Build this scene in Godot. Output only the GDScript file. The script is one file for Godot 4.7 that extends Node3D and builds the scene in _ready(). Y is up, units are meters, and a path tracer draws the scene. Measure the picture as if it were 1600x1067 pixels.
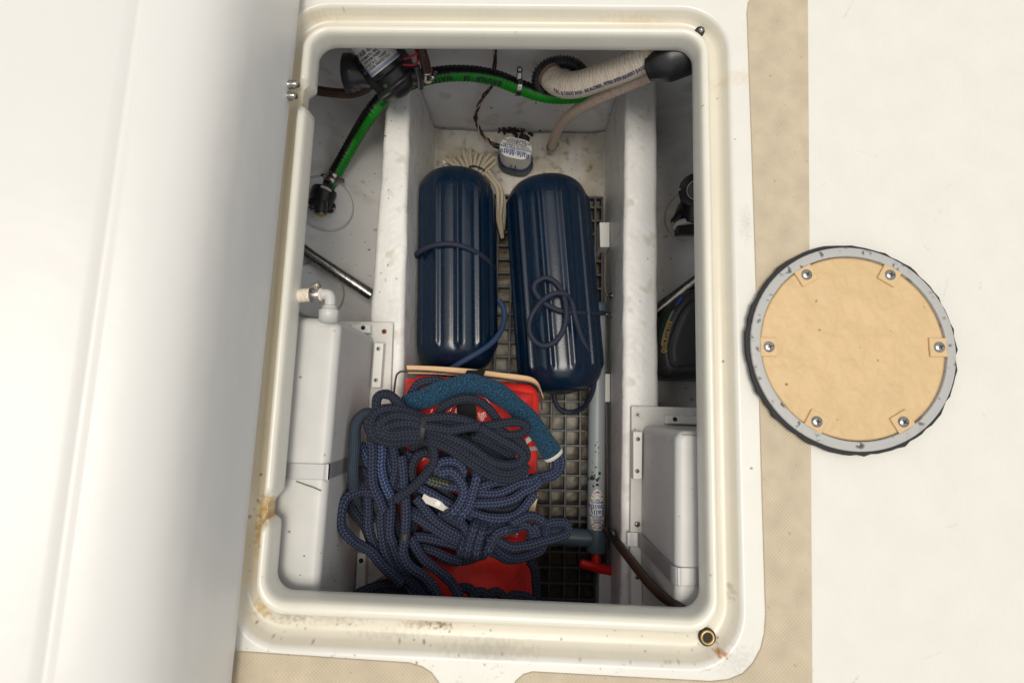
extends Node3D

var M := {}
var T := {}
var rng := RandomNumberGenerator.new()


# ---------------------------------------------------------------- meshes

func lattice(rows: Array, wrap := false, facing := Vector3.ZERO, uvs: Array = [], cols: Array = [], uvs2: Array = []) -> ArrayMesh:
	var nv := rows.size()
	var nu: int = rows[0].size()
	var vs := PackedVector3Array()
	var ns := PackedVector3Array()
	var tx := PackedVector2Array()
	var cs := PackedColorArray()
	var ix := PackedInt32Array()
	var score := 0.0
	for i in nv:
		var row: PackedVector3Array = rows[i]
		var up: PackedVector3Array = rows[min(i + 1, nv - 1)]
		var dn: PackedVector3Array = rows[max(i - 1, 0)]
		var mid := Vector3.ZERO
		for j in nu:
			mid += row[j]
		mid /= nu
		for j in nu:
			var a := j + 1
			var b := j - 1
			if wrap:
				if a > nu - 1: a = 1
				if b < 0: b = nu - 2
			else:
				a = min(a, nu - 1)
				b = max(b, 0)
			var n := (row[a] - row[b]).cross(up[j] - dn[j])
			if n.length() < 1e-12:
				n = Vector3.ZERO
			else:
				n = n.normalized()
			vs.append(row[j])
			ns.append(n)
			tx.append(uvs[i][j] if uvs else Vector2(float(j) / (nu - 1), float(i) / (nv - 1)))
			if cols:
				cs.append(cols[i] if cols[i] is Color else cols[i][j])
			score += n.dot(facing) if facing != Vector3.ZERO else n.dot(row[j] - mid)
	var flip := score < 0.0
	for i in nv * nu:
		if flip: ns[i] = -ns[i]
	for i in nv:
		for j in nu:
			var k := i * nu + j
			if ns[k] == Vector3.ZERO:
				var o := i - 1 if i > nv / 2 else i + 1
				o = clampi(o, 0, nv - 1)
				var c := Vector3.ZERO
				for q in nu:
					c += ns[o * nu + q]
				ns[k] = c.normalized() if c.length() > 1e-6 else Vector3.UP
	for i in nv - 1:
		for j in nu - 1:
			var p := i * nu + j
			if flip:
				for q in [p, p + 1, p + nu, p + 1, p + nu + 1, p + nu]: ix.append(q)
			else:
				for q in [p, p + nu, p + 1, p + 1, p + nu, p + nu + 1]: ix.append(q)
	var arr := []
	arr.resize(Mesh.ARRAY_MAX)
	arr[Mesh.ARRAY_VERTEX] = vs
	arr[Mesh.ARRAY_NORMAL] = ns
	arr[Mesh.ARRAY_TEX_UV] = tx
	if cs: arr[Mesh.ARRAY_COLOR] = cs
	arr[Mesh.ARRAY_INDEX] = ix
	var m := ArrayMesh.new()
	m.add_surface_from_arrays(Mesh.PRIMITIVE_TRIANGLES, arr)
	return m


func smooth(pts: Array, per := 8) -> PackedVector3Array:
	var out := PackedVector3Array()
	var n := pts.size()
	for i in n - 1:
		var a: Vector3 = pts[max(i - 1, 0)]
		var b: Vector3 = pts[i]
		var c: Vector3 = pts[i + 1]
		var d: Vector3 = pts[min(i + 2, n - 1)]
		if i == 0: a = b * 2.0 - c
		if i == n - 2: d = c * 2.0 - b
		for k in per:
			var t := float(k) / per
			out.append(0.5 * (2.0 * b + (c - a) * t + (2.0 * a - 5.0 * b + 4.0 * c - d) * t * t + (3.0 * b - a - 3.0 * c + d) * t * t * t))
	out.append(pts[n - 1])
	return out


func frames(path: PackedVector3Array, ref := Vector3.ZERO) -> Array:
	var out := []
	var n := path.size()
	var last := Vector3.ZERO
	for i in n:
		var t := (path[min(i + 1, n - 1)] - path[max(i - 1, 0)]).normalized()
		var a := ref if ref != Vector3.ZERO else last
		if a == Vector3.ZERO:
			a = Vector3.UP if abs(t.y) < 0.9 else Vector3.RIGHT
		var nn := a - t * a.dot(t)
		nn = nn.normalized() if nn.length() > 1e-4 else last
		last = nn
		out.append([t, nn, t.cross(nn)])
	return out


# a tube along a path; r is one radius or one per path point; flat squeezes it along ref
func tube(path: PackedVector3Array, r, sides := 12, ref := Vector3.ZERO, flat := 1.0, cap := true) -> ArrayMesh:
	var fr := frames(path, ref)
	var rows := []
	var uvs := []
	var n := path.size()
	var s := 0.0
	for i in n:
		if i > 0: s += path[i].distance_to(path[i - 1])
		var rr: float = r if r is float else r[i]
		var steps := [1.0]
		if cap and i == 0: steps = [0.0, 0.75, 1.0]
		if cap and i == n - 1: steps = [1.0, 0.75, 0.0]
		for q in steps:
			var row := PackedVector3Array()
			var uv := PackedVector2Array()
			var back := 0.0
			if q < 1.0: back = rr * 0.25 * (1.0 - q * q) * (-1.0 if i == 0 else 1.0)
			for j in sides + 1:
				var a := TAU * j / sides - PI
				row.append(path[i] + fr[i][0] * back + (fr[i][1] * cos(a) * flat + fr[i][2] * sin(a)) * rr * q)
				uv.append(Vector2(float(j) / sides, s / 0.02))
			rows.append(row)
			uvs.append(uv)
	return lattice(rows, true, Vector3.ZERO, uvs)


# a profile of (radius, height) spun round the y axis, then placed
func spun(profile: Array, segs := 24, xf := Transform3D()) -> ArrayMesh:
	var rows := []
	for p in profile:
		var row := PackedVector3Array()
		for j in segs + 1:
			var a := TAU * j / segs
			row.append(xf * Vector3(cos(a) * p.x, p.y, sin(a) * p.x))
		rows.append(row)
	return lattice(rows, true)


func axis_at(at: Vector3, dir: Vector3) -> Transform3D:
	var y := dir.normalized()
	var x := (Vector3.RIGHT if abs(y.x) < 0.9 else Vector3.BACK).cross(y).normalized()
	return Transform3D(Basis(x, y, x.cross(y)), at)


# points of a rounded quadrilateral, grown outward by off; corners run TL, TR, BR, BL (x, z)
func ring(c: Array, off: float, rad: float, y: float, per_side := 8, per_corner := 6) -> PackedVector3Array:
	var q := []
	for i in 4:
		var p: Vector2 = c[(i + 3) % 4]
		var a: Vector2 = c[i]
		var b: Vector2 = c[(i + 1) % 4]
		var n1 := (a - p).normalized()
		var n2 := (b - a).normalized()
		var o1 := Vector2(n1.y, -n1.x)
		var o2 := Vector2(n2.y, -n2.x)
		q.append(a + (o1 + o2) * off / (1.0 + o1.dot(o2)))
	var out := PackedVector3Array()
	rad = max(rad, 0.0001)
	for i in 4:
		var p: Vector2 = q[(i + 3) % 4]
		var a: Vector2 = q[i]
		var b: Vector2 = q[(i + 1) % 4]
		var d1 := (a - p).normalized()
		var d2 := (b - a).normalized()
		var half = (PI - abs(d1.angle_to(d2))) * 0.5
		var cut := rad / tan(half)
		var s := a - d1 * cut
		var e := a + d2 * cut
		var mid := s + Vector2(-d1.y, d1.x) * rad
		var turn := d1.angle_to(d2)
		for k in per_corner:
			var v := (s - mid).rotated(turn * k / per_corner) + mid
			out.append(Vector3(v.x, y, v.y))
		var nb: Vector2 = q[(i + 2) % 4]
		var d3 := (nb - b).normalized()
		var cut2 := rad / tan((PI - abs(d2.angle_to(d3))) * 0.5)
		var e2 := b - d2 * cut2
		for k in per_side:
			var v := e.lerp(e2, float(k) / per_side)
			out.append(Vector3(v.x, y, v.y))
	out.append(out[0])
	return out


# a rounded block that stands on y0 and reaches y1, with bevelled edges top and bottom
func slab(c: Array, rad: float, y0: float, y1: float, bevel := 0.003, steps := 3, xf := Transform3D()) -> ArrayMesh:
	var rows := []
	var mid := Vector3.ZERO
	for p in c: mid += Vector3(p.x, 0, p.y) * 0.25
	var prof := [[-1.0, y0], [-bevel * 1.6, y0]]
	for k in steps + 1:
		var a := PI / 2 * k / steps
		prof.append([-bevel * (1.0 - sin(a)), y0 + bevel * (1.0 - cos(a))])
	prof.append([0.0, lerp(y0, y1, 0.4)])
	prof.append([0.0, lerp(y0, y1, 0.6)])
	for k in steps + 1:
		var a := PI / 2 * k / steps
		prof.append([-bevel * (1.0 - cos(a)), y1 - bevel * (1.0 - sin(a))])
	prof.append([-bevel * 1.6, y1])
	prof.append([-1.0, y1])
	for p in prof:
		var row: PackedVector3Array
		if p[0] == -1.0:
			row = ring(c, -bevel, rad, p[1])
			for j in row.size(): row[j] = Vector3(mid.x, p[1], mid.z)
		else:
			row = ring(c, p[0], max(rad + p[0], 0.0002), p[1])
		for j in row.size(): row[j] = xf * row[j]
		rows.append(row)
	return lattice(rows, true)


func rect(x0: float, z0: float, x1: float, z1: float) -> Array:
	return [Vector2(x0, z0), Vector2(x1, z0), Vector2(x1, z1), Vector2(x0, z1)]


# a bevelled box of a given size about its own centre, placed by xf
func block(size: Vector3, bevel: float, xf: Transform3D, rad := 0.0) -> ArrayMesh:
	var h := size * 0.5
	return slab(rect(-h.x, -h.z, h.x, h.z), rad if rad > 0.0 else bevel, -h.y, h.y, bevel, 2, xf)


# a flat plate with any outline, its top edge bevelled
func plate(outline: PackedVector2Array, y0: float, y1: float, bevel: float) -> ArrayMesh:
	var st := SurfaceTool.new()
	st.begin(Mesh.PRIMITIVE_TRIANGLES)
	var n := outline.size()
	var area := 0.0
	for i in n:
		area += outline[i].cross(outline[(i + 1) % n])
	var sgn := 1.0 if area > 0 else -1.0
	var inner := PackedVector2Array()
	for i in n:
		var d1 := (outline[i] - outline[(i + n - 1) % n]).normalized()
		var d2 := (outline[(i + 1) % n] - outline[i]).normalized()
		var m := (Vector2(-d1.y, d1.x) + Vector2(-d2.y, d2.x)).normalized() * sgn
		inner.append(outline[i] + m * bevel)
	var tri := Geometry2D.triangulate_polygon(inner)
	var face := func(a: Vector3, b: Vector3, c: Vector3, want: Vector3):
		var nn := (b - a).cross(c - a).normalized()
		if nn.dot(want) < 0:
			var t := b
			b = c
			c = t
			nn = -nn
		for v in [a, c, b]:
			st.set_normal(nn)
			st.set_uv(Vector2(v.x, v.z))
			st.add_vertex(v)
	for k in tri.size() / 3:
		var a := inner[tri[k * 3]]
		var b := inner[tri[k * 3 + 1]]
		var c := inner[tri[k * 3 + 2]]
		face.call(Vector3(a.x, y1, a.y), Vector3(b.x, y1, b.y), Vector3(c.x, y1, c.y), Vector3.UP)
	for i in n:
		var j := (i + 1) % n
		var a := Vector3(inner[i].x, y1, inner[i].y)
		var b := Vector3(inner[j].x, y1, inner[j].y)
		var c := Vector3(outline[i].x, y1 - bevel * 0.8, outline[i].y)
		var d := Vector3(outline[j].x, y1 - bevel * 0.8, outline[j].y)
		var e := Vector3(c.x, y0, c.z)
		var f := Vector3(d.x, y0, d.z)
		var w := c - a + Vector3(0, bevel * 1.5, 0)
		face.call(a, b, c, w)
		face.call(b, d, c, w)
		w = Vector3(c.x - a.x, 0, c.z - a.z)
		face.call(c, d, e, w)
		face.call(d, f, e, w)
	return st.commit()


# a strip of sheet that follows a path in a plane and is as wide as "across"
func ribbon(path: PackedVector3Array, across: Vector3, thick: float) -> ArrayMesh:
	var fr := frames(path)
	var rows := []
	var uvs := []
	var s := 0.0
	for i in path.size():
		if i > 0: s += path[i].distance_to(path[i - 1])
		var n: Vector3 = fr[i][0].cross(across.normalized()).normalized()
		if n.y < 0: n = -n
		var h := across * 0.5
		var e = across.normalized() * min(thick * 0.4, 0.0006)
		var o := n * thick * 0.5
		var row := PackedVector3Array([path[i] - h + e + o, path[i] + h - e + o, path[i] + h + o * 0.4, path[i] + h - o * 0.4, path[i] + h - e - o, path[i] - h + e - o, path[i] - h - o * 0.4, path[i] - h + o * 0.4, path[i] - h + e + o])
		var uv := PackedVector2Array()
		for j in 9: uv.append(Vector2([0.0, 1, 1, 1, 1, 0, 0, 0, 0][j], s / 0.02))
		rows.append(row)
		uvs.append(uv)
	var a := PackedVector3Array()
	var b := PackedVector3Array()
	for j in 9:
		a.append(path[0])
		b.append(path[path.size() - 1])
	rows.push_front(a)
	rows.append(b)
	uvs.push_front(uvs[0])
	uvs.append(uvs[uvs.size() - 1])
	return lattice(rows, true, Vector3.ZERO, uvs)


func joined(list: Array) -> ArrayMesh:
	var st := SurfaceTool.new()
	for m in list:
		if m is Array: st.append_from(m[0], 0, m[1])
		else: st.append_from(m, 0, Transform3D())
	return st.commit()


# ---------------------------------------------------------------- nodes

func numbered(called: String, parent: Node) -> String:
	if not parent.has_node(called): return called
	var k := 1
	while parent.has_node("%s_%03d" % [called, k]): k += 1
	return "%s_%03d" % [called, k]


func tag(o: Node, label: String, category: String, group := "") -> void:
	o.set_meta("label", label)
	o.set_meta("category", category)
	if group: o.set_meta("group", group)


func thing(called: String, label: String, category: String, at: Vector3, group := "") -> Node3D:
	var o := Node3D.new()
	o.name = numbered(called, self)
	o.position = at
	add_child(o, true)
	tag(o, label, category, group)
	return o


# a mesh given in world places becomes a part of a thing (or a sub-part of a part)
func part(called: String, mesh: Mesh, m: Material, parent: Node3D, xf := Transform3D()) -> MeshInstance3D:
	var o := MeshInstance3D.new()
	o.name = numbered(called, parent)
	o.mesh = mesh
	o.material_override = m
	parent.add_child(o, true)
	var base := Vector3.ZERO
	var p: Node = parent
	while p is Node3D and p != self:
		base += p.position
		p = p.get_parent()
	o.transform = Transform3D(xf.basis, xf.origin - base)
	return o


func solo(called: String, mesh: Mesh, m: Material, label: String, category: String, at: Vector3, group := "") -> MeshInstance3D:
	var o := MeshInstance3D.new()
	o.name = numbered(called, self)
	o.mesh = joined([[mesh, Transform3D(Basis(), -at)]])
	o.material_override = m
	o.position = at
	add_child(o, true)
	tag(o, label, category, group)
	return o


func structure(called: String, mesh: Mesh, m: Material) -> MeshInstance3D:
	var o := MeshInstance3D.new()
	o.name = numbered(called, self)
	o.mesh = mesh
	o.material_override = m
	add_child(o, true)
	o.set_meta("kind", "structure")
	return o


func font(bold := false, serif := false) -> SystemFont:
	var f := SystemFont.new()
	f.font_names = PackedStringArray(["Droid Serif" if serif else "Droid Sans"])
	f.font_weight = 700 if bold else 400
	return f


func letters(text: String, size: float, f: Font) -> TextMesh:
	var t := TextMesh.new()
	t.text = text
	t.font = f
	t.font_size = 48
	t.pixel_size = size / 48.0
	t.depth = 0.0003
	t.curve_step = 2.0
	return t


# flat lettering centred at a place, reading along "right" with its tops towards "top"
func words(text: String, size: float, at: Vector3, right: Vector3, top: Vector3, m: Material, parent: Node3D, f: Font = null, squeeze := 1.0) -> MeshInstance3D:
	var x := right.normalized()
	var z := x.cross(top).normalized()
	return part("lettering", letters(text, size, f if f else font(true)), m, parent, Transform3D(Basis(x * squeeze, z.cross(x), z), at + z * 0.0002))


# lettering that follows a bent path on the outside of a round thing; out is the side it is printed on
func words_along(text: String, size: float, path: PackedVector3Array, r: float, out: Vector3, start: float, m: Material, parent: Node3D, squeeze := 1.0) -> void:
	var f := font(true)
	var list := []
	var s := start
	for k in text.length():
		var ch := text[k]
		var w := f.get_string_size(ch, HORIZONTAL_ALIGNMENT_LEFT, -1, 48).x * size / 48.0 * squeeze
		var where := s + w * 0.5
		s += w
		if ch == " ": continue
		var run := 0.0
		for i in path.size() - 1:
			var d := path[i].distance_to(path[i + 1])
			if run + d >= where:
				var t := (path[i + 1] - path[i]).normalized()
				var n := (out - t * out.dot(t)).normalized()
				var c := path[i].lerp(path[i + 1], (where - run) / d)
				list.append([letters(ch, size, f), Transform3D(Basis(t * squeeze, n.cross(t), n), c + n * (r + 0.0003))])
				break
			run += d
	if list: part("lettering", joined(list), m, parent)


# ---------------------------------------------------------------- materials and textures

func mat(called: String, c: Color, rough: float, metal := 0.0) -> StandardMaterial3D:
	var m := StandardMaterial3D.new()
	m.resource_name = called
	m.albedo_color = c.linear_to_srgb()
	m.roughness = rough
	m.metallic = metal
	M[called] = m
	return m


func relief(m: StandardMaterial3D, t: Texture2D, depth: float) -> void:
	m.heightmap_enabled = true
	m.heightmap_texture = t
	m.heightmap_scale = depth


func mapped(m: StandardMaterial3D, per_metre: float) -> void:
	m.uv1_triplanar = true
	m.uv1_world_triplanar = true
	m.uv1_scale = Vector3.ONE * per_metre


func noise_image(side: int, freq: float, oct: int, sd: int, kind := FastNoiseLite.TYPE_SIMPLEX_SMOOTH) -> Image:
	var n := FastNoiseLite.new()
	n.noise_type = kind
	n.seed = sd
	n.frequency = freq
	n.fractal_octaves = oct
	var im := n.get_seamless_image(side, side)
	im.convert(Image.FORMAT_L8)
	return im


func painted(side: int, fn: Callable) -> ImageTexture:
	var im := Image.create_empty(side, side, false, Image.FORMAT_RGB8)
	for y in side:
		for x in side:
			im.set_pixel(x, y, fn.call(x, y))
	return ImageTexture.create_from_image(im)


func make_textures() -> void:
	# plaited rope: columns of slanting stitches that turn round at each column
	T.rope = painted(128, func(x, y):
		var u = x / 128.0 * 8.0
		var v = y / 128.0 * 4.0
		var col := int(floor(u))
		var fu = u - col
		var s = v + (fu if col % 2 == 0 else 1.0 - fu) * 0.8
		var fv: float = s - floor(s)
		var h: float = pow(sin(fv * PI), 0.6) * pow(sin(clampf(fu, 0.02, 0.98) * PI), 0.45)
		var g: float = 0.13 + 0.87 * pow(h, 1.3)
		return Color(g, g, g))
	# thin cord: finer and softer stitches
	T.cord = painted(64, func(x, y):
		var u = x / 64.0 * 8.0
		var v = y / 64.0 * 4.0
		var h: float = 0.5 + 0.5 * sin((u + v) * TAU * 0.5) * sin((u - v) * TAU * 0.5)
		var g: float = 0.45 + 0.55 * h
		return Color(g, g, g))
	# two strands of a pale cord with a dark tracer
	var big := noise_image(256, 0.012, 4, 11)
	var fine := noise_image(256, 0.09, 3, 12)
	var spots := noise_image(256, 0.05, 2, 13)
	var patch := noise_image(256, 0.02, 3, 14)
	var noise_a := FastNoiseLite.new()
	noise_a.frequency = 0.03
	noise_a.seed = 31
	# painted inside of the hull: clean grey-white with dirt specks and faint brown patches
	T.hull = painted(256, func(x, y):
		var b := big.get_pixel(x, y).r
		var f := fine.get_pixel(x, y).r
		var s := spots.get_pixel(x, y).r
		var p := patch.get_pixel(x, y).r
		var c := Color(0.95, 0.945, 0.94).lerp(Color(1, 1, 1), b)
		c = c.lerp(Color(0.72, 0.68, 0.58), clampf((p - 0.7) * 2.0, 0, 0.3))
		if s > 0.84 and f > 0.6: c = c.lerp(Color(0.35, 0.29, 0.2), clampf((s - 0.84) * 8.0, 0, 0.7))
		return c)
	T.bilge = painted(256, func(x, y):
		var b := big.get_pixel(x, y).r
		var f := fine.get_pixel(x, y).r
		var s := spots.get_pixel(y, x).r
		var c := Color(0.93, 0.92, 0.9).lerp(Color(0.79, 0.75, 0.67), clampf((b - 0.35) * 1.8, 0, 1))
		c = c.lerp(Color(0.35, 0.28, 0.18), clampf((s - 0.62) * 2.2, 0, 0.8) * clampf(f * 1.4, 0, 1))
		return c)
	T.mould = painted(256, func(x, y):
		var b := big.get_pixel(x, y).r
		var f := fine.get_pixel(x, y).r
		var s := spots.get_pixel(x, 255 - y).r
		var c := Color(0.96, 0.96, 0.955).lerp(Color(1, 1, 1), b)
		if s > 0.88 and f > 0.55: c = c.lerp(Color(0.4, 0.3, 0.2), clampf((s - 0.88) * 8.0, 0, 0.6))
		return c)
	T.lumps = ImageTexture.create_from_image(noise_image(256, 0.022, 3, 21))
	T.grain = ImageTexture.create_from_image(noise_image(256, 0.12, 3, 22))
	T.wrinkle = ImageTexture.create_from_image(noise_image(256, 0.014, 4, 23, FastNoiseLite.TYPE_CELLULAR))
	var fz := noise_image(256, 0.085, 3, 24)
	T.fleece = painted(256, func(x, y):
		var g: float = clampf(0.62 + 0.9 * (fz.get_pixel(x, y).r - 0.5), 0.2, 1.0)
		return Color(g, g, g))
	# woven glass cloth under the paint
	T.cloth = painted(256, func(x, y):
		var w: float = 0.5 + 0.25 * sin(x * TAU / 16.0) * cos(y * TAU / 16.0)
		var n := patch.get_pixel(x, y).r
		var g: float = lerp(big.get_pixel(x, y).r, w, clampf((n - 0.3) * 1.6, 0, 0.8)) * 0.75 + fine.get_pixel(x, y).r * 0.25
		return Color(g, g, g))
	# diamond tread of the non-slip panels
	T.tread = painted(512, func(x, y):
		var a: float = abs(fposmod((x + y) / 8.0, 1.0) - 0.5)
		var b: float = abs(fposmod((x - y) / 8.0, 1.0) - 0.5)
		var g := clampf(min(a, b) * 5.0, 0.0, 1.0)
		return Color(g, g, g))
	T.tread_tint = painted(512, func(x, y):
		var a: float = abs(fposmod((x + y) / 8.0, 1.0) - 0.5)
		var b: float = abs(fposmod((x - y) / 8.0, 1.0) - 0.5)
		var g := 0.92 + 0.08 * clampf(min(a, b) * 6.0, 0.0, 1.0)
		g *= 0.93 + 0.09 * big.get_pixel(x % 256, y % 256).r
		if spots.get_pixel(x % 256, (y + 90) % 256).r > 0.9: g *= 0.9
		return Color(g, g * 0.99, g * 0.97))
	# ribs across a hose
	T.ribs = painted(64, func(_x, y):
		var g: float = 0.5 + 0.5 * sin(y * TAU / 16.0)
		return Color(g, g, g))
	T.stained_hose = painted(256, func(x, y):
		var g: float = 0.985 + 0.015 * sin(y * TAU / 64.0)
		var c := Color(g, g * 0.99, g * 0.97)
		var s := spots.get_pixel(x, y).r
		c = c.lerp(Color(0.75, 0.52, 0.42), clampf((patch.get_pixel(x, y).r - 0.5) * 1.0, 0, 0.22))
		if s > 0.8: c = c.lerp(Color(0.2, 0.15, 0.12), clampf((s - 0.8) * 8.0, 0, 0.9))
		return c)
	T.two_tone = painted(128, func(x, y):
		var k: float = x / 128.0
		var e: float = 0.012 * sin(y * TAU / 16.0)
		var on: bool = k > 0.36 + e and k < 0.645 - e
		return Color(0.0, 0.53, 0.04) if on else Color(0.035, 0.035, 0.04))
	T.webbing = painted(64, func(_x, y):
		var g: float = 0.55 + 0.45 * sin(y * TAU / 8.0)
		return Color(g, g, g))
	T.zip = painted(64, func(x, y):
		var c := Color(0.86, 0.72, 0.55)
		if x > 34 and x < 60 and y % 8 < 4: c = Color(0.72, 0.36, 0.27)
		return c)
	T.chalk = painted(256, func(x, y):
		var s := absf(noise_a.get_noise_2d(x * 1.0, y * 0.12))
		var q := noise_a.get_noise_2d(x * 0.5 + 300.0, y * 0.5)
		var g: float = 0.64 + 0.05 * q
		if s < 0.018 and q > 0.05: g = 0.86
		g += 0.2 * clampf((spots.get_pixel(x, y).r - 0.74) * 3.0, 0, 1)
		return Color(g, g, g))
	T.metal = painted(256, func(x, y):
		var b := big.get_pixel(x, y).r
		var f := fine.get_pixel(x, y).r
		var s := spots.get_pixel(x, y).r
		var g: float = 0.6 + 0.25 * b + 0.15 * f
		if s > 0.7: g *= 0.65
		return Color(g, g, g))
	T.scuffed = painted(256, func(x, y):
		var c := Color(1, 1, 1)
		var s := spots.get_pixel(x, y).r
		if s > 0.72 and fine.get_pixel(x, y).r > 0.4: c = c.lerp(Color(0.25, 0.24, 0.22), clampf((s - 0.72) * 6.0, 0, 0.9))
		return c)


func make_materials() -> void:
	var m: StandardMaterial3D
	m = mat("hull_paint", Color(0.84, 0.84, 0.845), 0.5)
	m.albedo_texture = T.hull
	mapped(m, 2.6)
	relief(m, T.lumps, 0.12)
	m = mat("stringer_paint", Color(0.82, 0.815, 0.8), 0.42)
	m.albedo_texture = T.hull
	mapped(m, 3.3)
	relief(m, T.cloth, 0.2)
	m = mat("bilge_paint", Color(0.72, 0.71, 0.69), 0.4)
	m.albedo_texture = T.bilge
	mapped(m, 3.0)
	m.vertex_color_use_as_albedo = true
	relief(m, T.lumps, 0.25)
	m = mat("gelcoat", Color(1, 1, 1), 0.28)
	m.vertex_color_use_as_albedo = true
	m.albedo_texture = T.mould
	mapped(m, 2.0)
	m = mat("lid_gelcoat", Color(0.7, 0.69, 0.665), 0.36)
	relief(m, T.lumps, 0.05)
	mapped(m, 2.7)
	m = mat("tread", Color(0.55, 0.475, 0.355), 0.6)
	m.albedo_texture = T.tread_tint
	m.uv1_triplanar = true
	m.uv1_world_triplanar = true
	m.uv1_scale = Vector3.ONE * 3.6
	relief(m, T.tread, 0.03)
	m = mat("tank_plastic", Color(0.55, 0.545, 0.53), 0.42)
	m.albedo_texture = T.mould
	mapped(m, 5.3)
	m = mat("board_white", Color(0.72, 0.71, 0.68), 0.5)
	m.albedo_texture = T.hull
	mapped(m, 5.0)
	mat("strip_white", Color(0.78, 0.77, 0.74), 0.45)
	m = mat("strap_metal", Color(0.46, 0.46, 0.46), 0.5, 0.6)
	m.anisotropy_enabled = true
	m.anisotropy = 0.4
	m = mat("steel", Color(0.62, 0.6, 0.57), 0.25, 1.0)
	m.albedo_texture = T.metal
	mapped(m, 9.0)
	mat("screw_metal", Color(0.35, 0.32, 0.28), 0.4, 0.9)
	mat("rust", Color(0.25, 0.09, 0.03), 0.8)
	m = mat("fender_vinyl", Color(0.0065, 0.031, 0.08), 0.24)
	m.albedo_texture = T.chalk
	m.metallic_specular = 0.55
	relief(m, T.grain, 0.008)
	mapped(m, 8.0)
	m = mat("grating_plastic", Color(0.055, 0.058, 0.062), 0.5)
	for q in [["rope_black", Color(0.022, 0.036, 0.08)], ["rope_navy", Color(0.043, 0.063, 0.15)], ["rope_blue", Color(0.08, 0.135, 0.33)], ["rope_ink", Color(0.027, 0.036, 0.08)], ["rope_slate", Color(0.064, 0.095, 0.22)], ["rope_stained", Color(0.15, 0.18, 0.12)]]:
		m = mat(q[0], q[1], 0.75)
		m.albedo_texture = T.rope
		m.uv1_scale = Vector3(1, 1.0, 1)
		relief(m, T.rope, 0.17)
		m.rim_enabled = true
		m.rim = 0.12
		m.rim_tint = 0.6
	m = mat("cord_navy", Color(0.022, 0.032, 0.075), 0.7)
	m.albedo_texture = T.cord
	m.uv1_scale = Vector3(1, 2, 1)
	relief(m, T.cord, 0.06)
	m = mat("cord_blue", Color(0.03, 0.075, 0.2), 0.7)
	m.albedo_texture = T.cord
	m.uv1_scale = Vector3(1, 2, 1)
	relief(m, T.cord, 0.06)
	m = mat("cord_grey", Color(0.035, 0.055, 0.09), 0.85)
	m.albedo_texture = T.cord
	m.uv1_scale = Vector3(2, 3, 1)
	relief(m, T.cord, 0.05)
	m = mat("cord_cream", Color(0.66, 0.58, 0.43), 0.7)
	m.albedo_texture = T.cord
	m.uv1_scale = Vector3(1, 1.5, 1)
	relief(m, T.cord, 0.08)
	m = mat("fleece_blue", Color(0.016, 0.125, 0.255), 0.95)
	m.albedo_texture = T.fleece
	m.uv1_scale = Vector3(1, 0.3, 1)
	relief(m, T.fleece, 0.25)
	m.rim_enabled = true
	m.rim = 0.3
	m = mat("jacket_red", Color(0.88, 0.018, 0.008), 0.65)
	relief(m, T.lumps, 0.2)
	mapped(m, 6.0)
	m = mat("clear_vinyl", Color(0.95, 0.93, 0.9, 0.12), 0.05)
	m.metallic_specular = 0.32
	m.transparency = BaseMaterial3D.TRANSPARENCY_ALPHA
	m.albedo_color.a = 0.015
	m = mat("zip_tape", Color(1, 1, 1), 0.8)
	m.albedo_texture = T.zip
	mat("piping_dark", Color(0.015, 0.016, 0.02), 0.4)
	m = mat("webbing_black", Color(0.02, 0.02, 0.024), 0.8)
	m.albedo_texture = T.webbing
	relief(m, T.webbing, 0.05)
	mat("tape_black", Color(0.02, 0.02, 0.022), 0.6)
	mat("cloth_white", Color(0.6, 0.575, 0.52), 0.7)
	mat("paper_cream", Color(0.6, 0.52, 0.33), 0.7)
	mat("plastic_black", Color(0.014, 0.014, 0.016), 0.38)
	mat("plastic_satin", Color(0.03, 0.03, 0.033), 0.3)
	m = mat("jug_plastic", Color(0.05, 0.05, 0.054), 0.4)
	relief(m, T.grain, 0.02)
	mapped(m, 9.0)
	mat("plastic_white", Color(0.78, 0.77, 0.73), 0.4)
	mat("nylon_white", Color(0.5, 0.5, 0.48), 0.35)
	mat("pump_blue", Color(0.012, 0.024, 0.075), 0.4)
	mat("ink_blue", Color(0.01, 0.06, 0.3), 0.5)
	mat("ink_black", Color(0.02, 0.02, 0.025), 0.6)
	mat("ink_navy", Color(0.03, 0.04, 0.12), 0.6)
	mat("gold", Color(0.5, 0.32, 0.05), 0.5)
	mat("decal_silver", Color(0.3, 0.31, 0.31), 0.35)
	mat("decal_green", Color(0.02, 0.09, 0.015), 0.5)
	mat("decal_blue", Color(0.04, 0.1, 0.4), 0.5)
	mat("decal_red", Color(0.55, 0.03, 0.02), 0.5)
	mat("decal_orange", Color(0.75, 0.2, 0.03), 0.5)
	m = mat("hose_white", Color(0.74, 0.69, 0.6), 0.4)
	m.albedo_texture = T.stained_hose
	m.uv1_scale = Vector3(1, 1, 1)
	relief(m, T.ribs, 0.012)
	m = mat("hose_tan", Color(0.68, 0.56, 0.47), 0.45)
	m.albedo_texture = T.stained_hose
	m.uv1_scale = Vector3(1, 1.2, 1)
	relief(m, T.ribs, 0.06)
	m = mat("hose_green", Color(1, 1, 1), 0.45)
	m.albedo_texture = T.two_tone
	m.uv1_scale = Vector3(1, 1.0, 1)
	relief(m, T.ribs, 0.025)
	m = mat("hose_brown", Color(0.11, 0.045, 0.026), 0.6)
	m.albedo_texture = T.cord
	m.uv1_scale = Vector3(1, 2, 1)
	mat("hose_rust", Color(0.3, 0.19, 0.13), 0.6)
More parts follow.
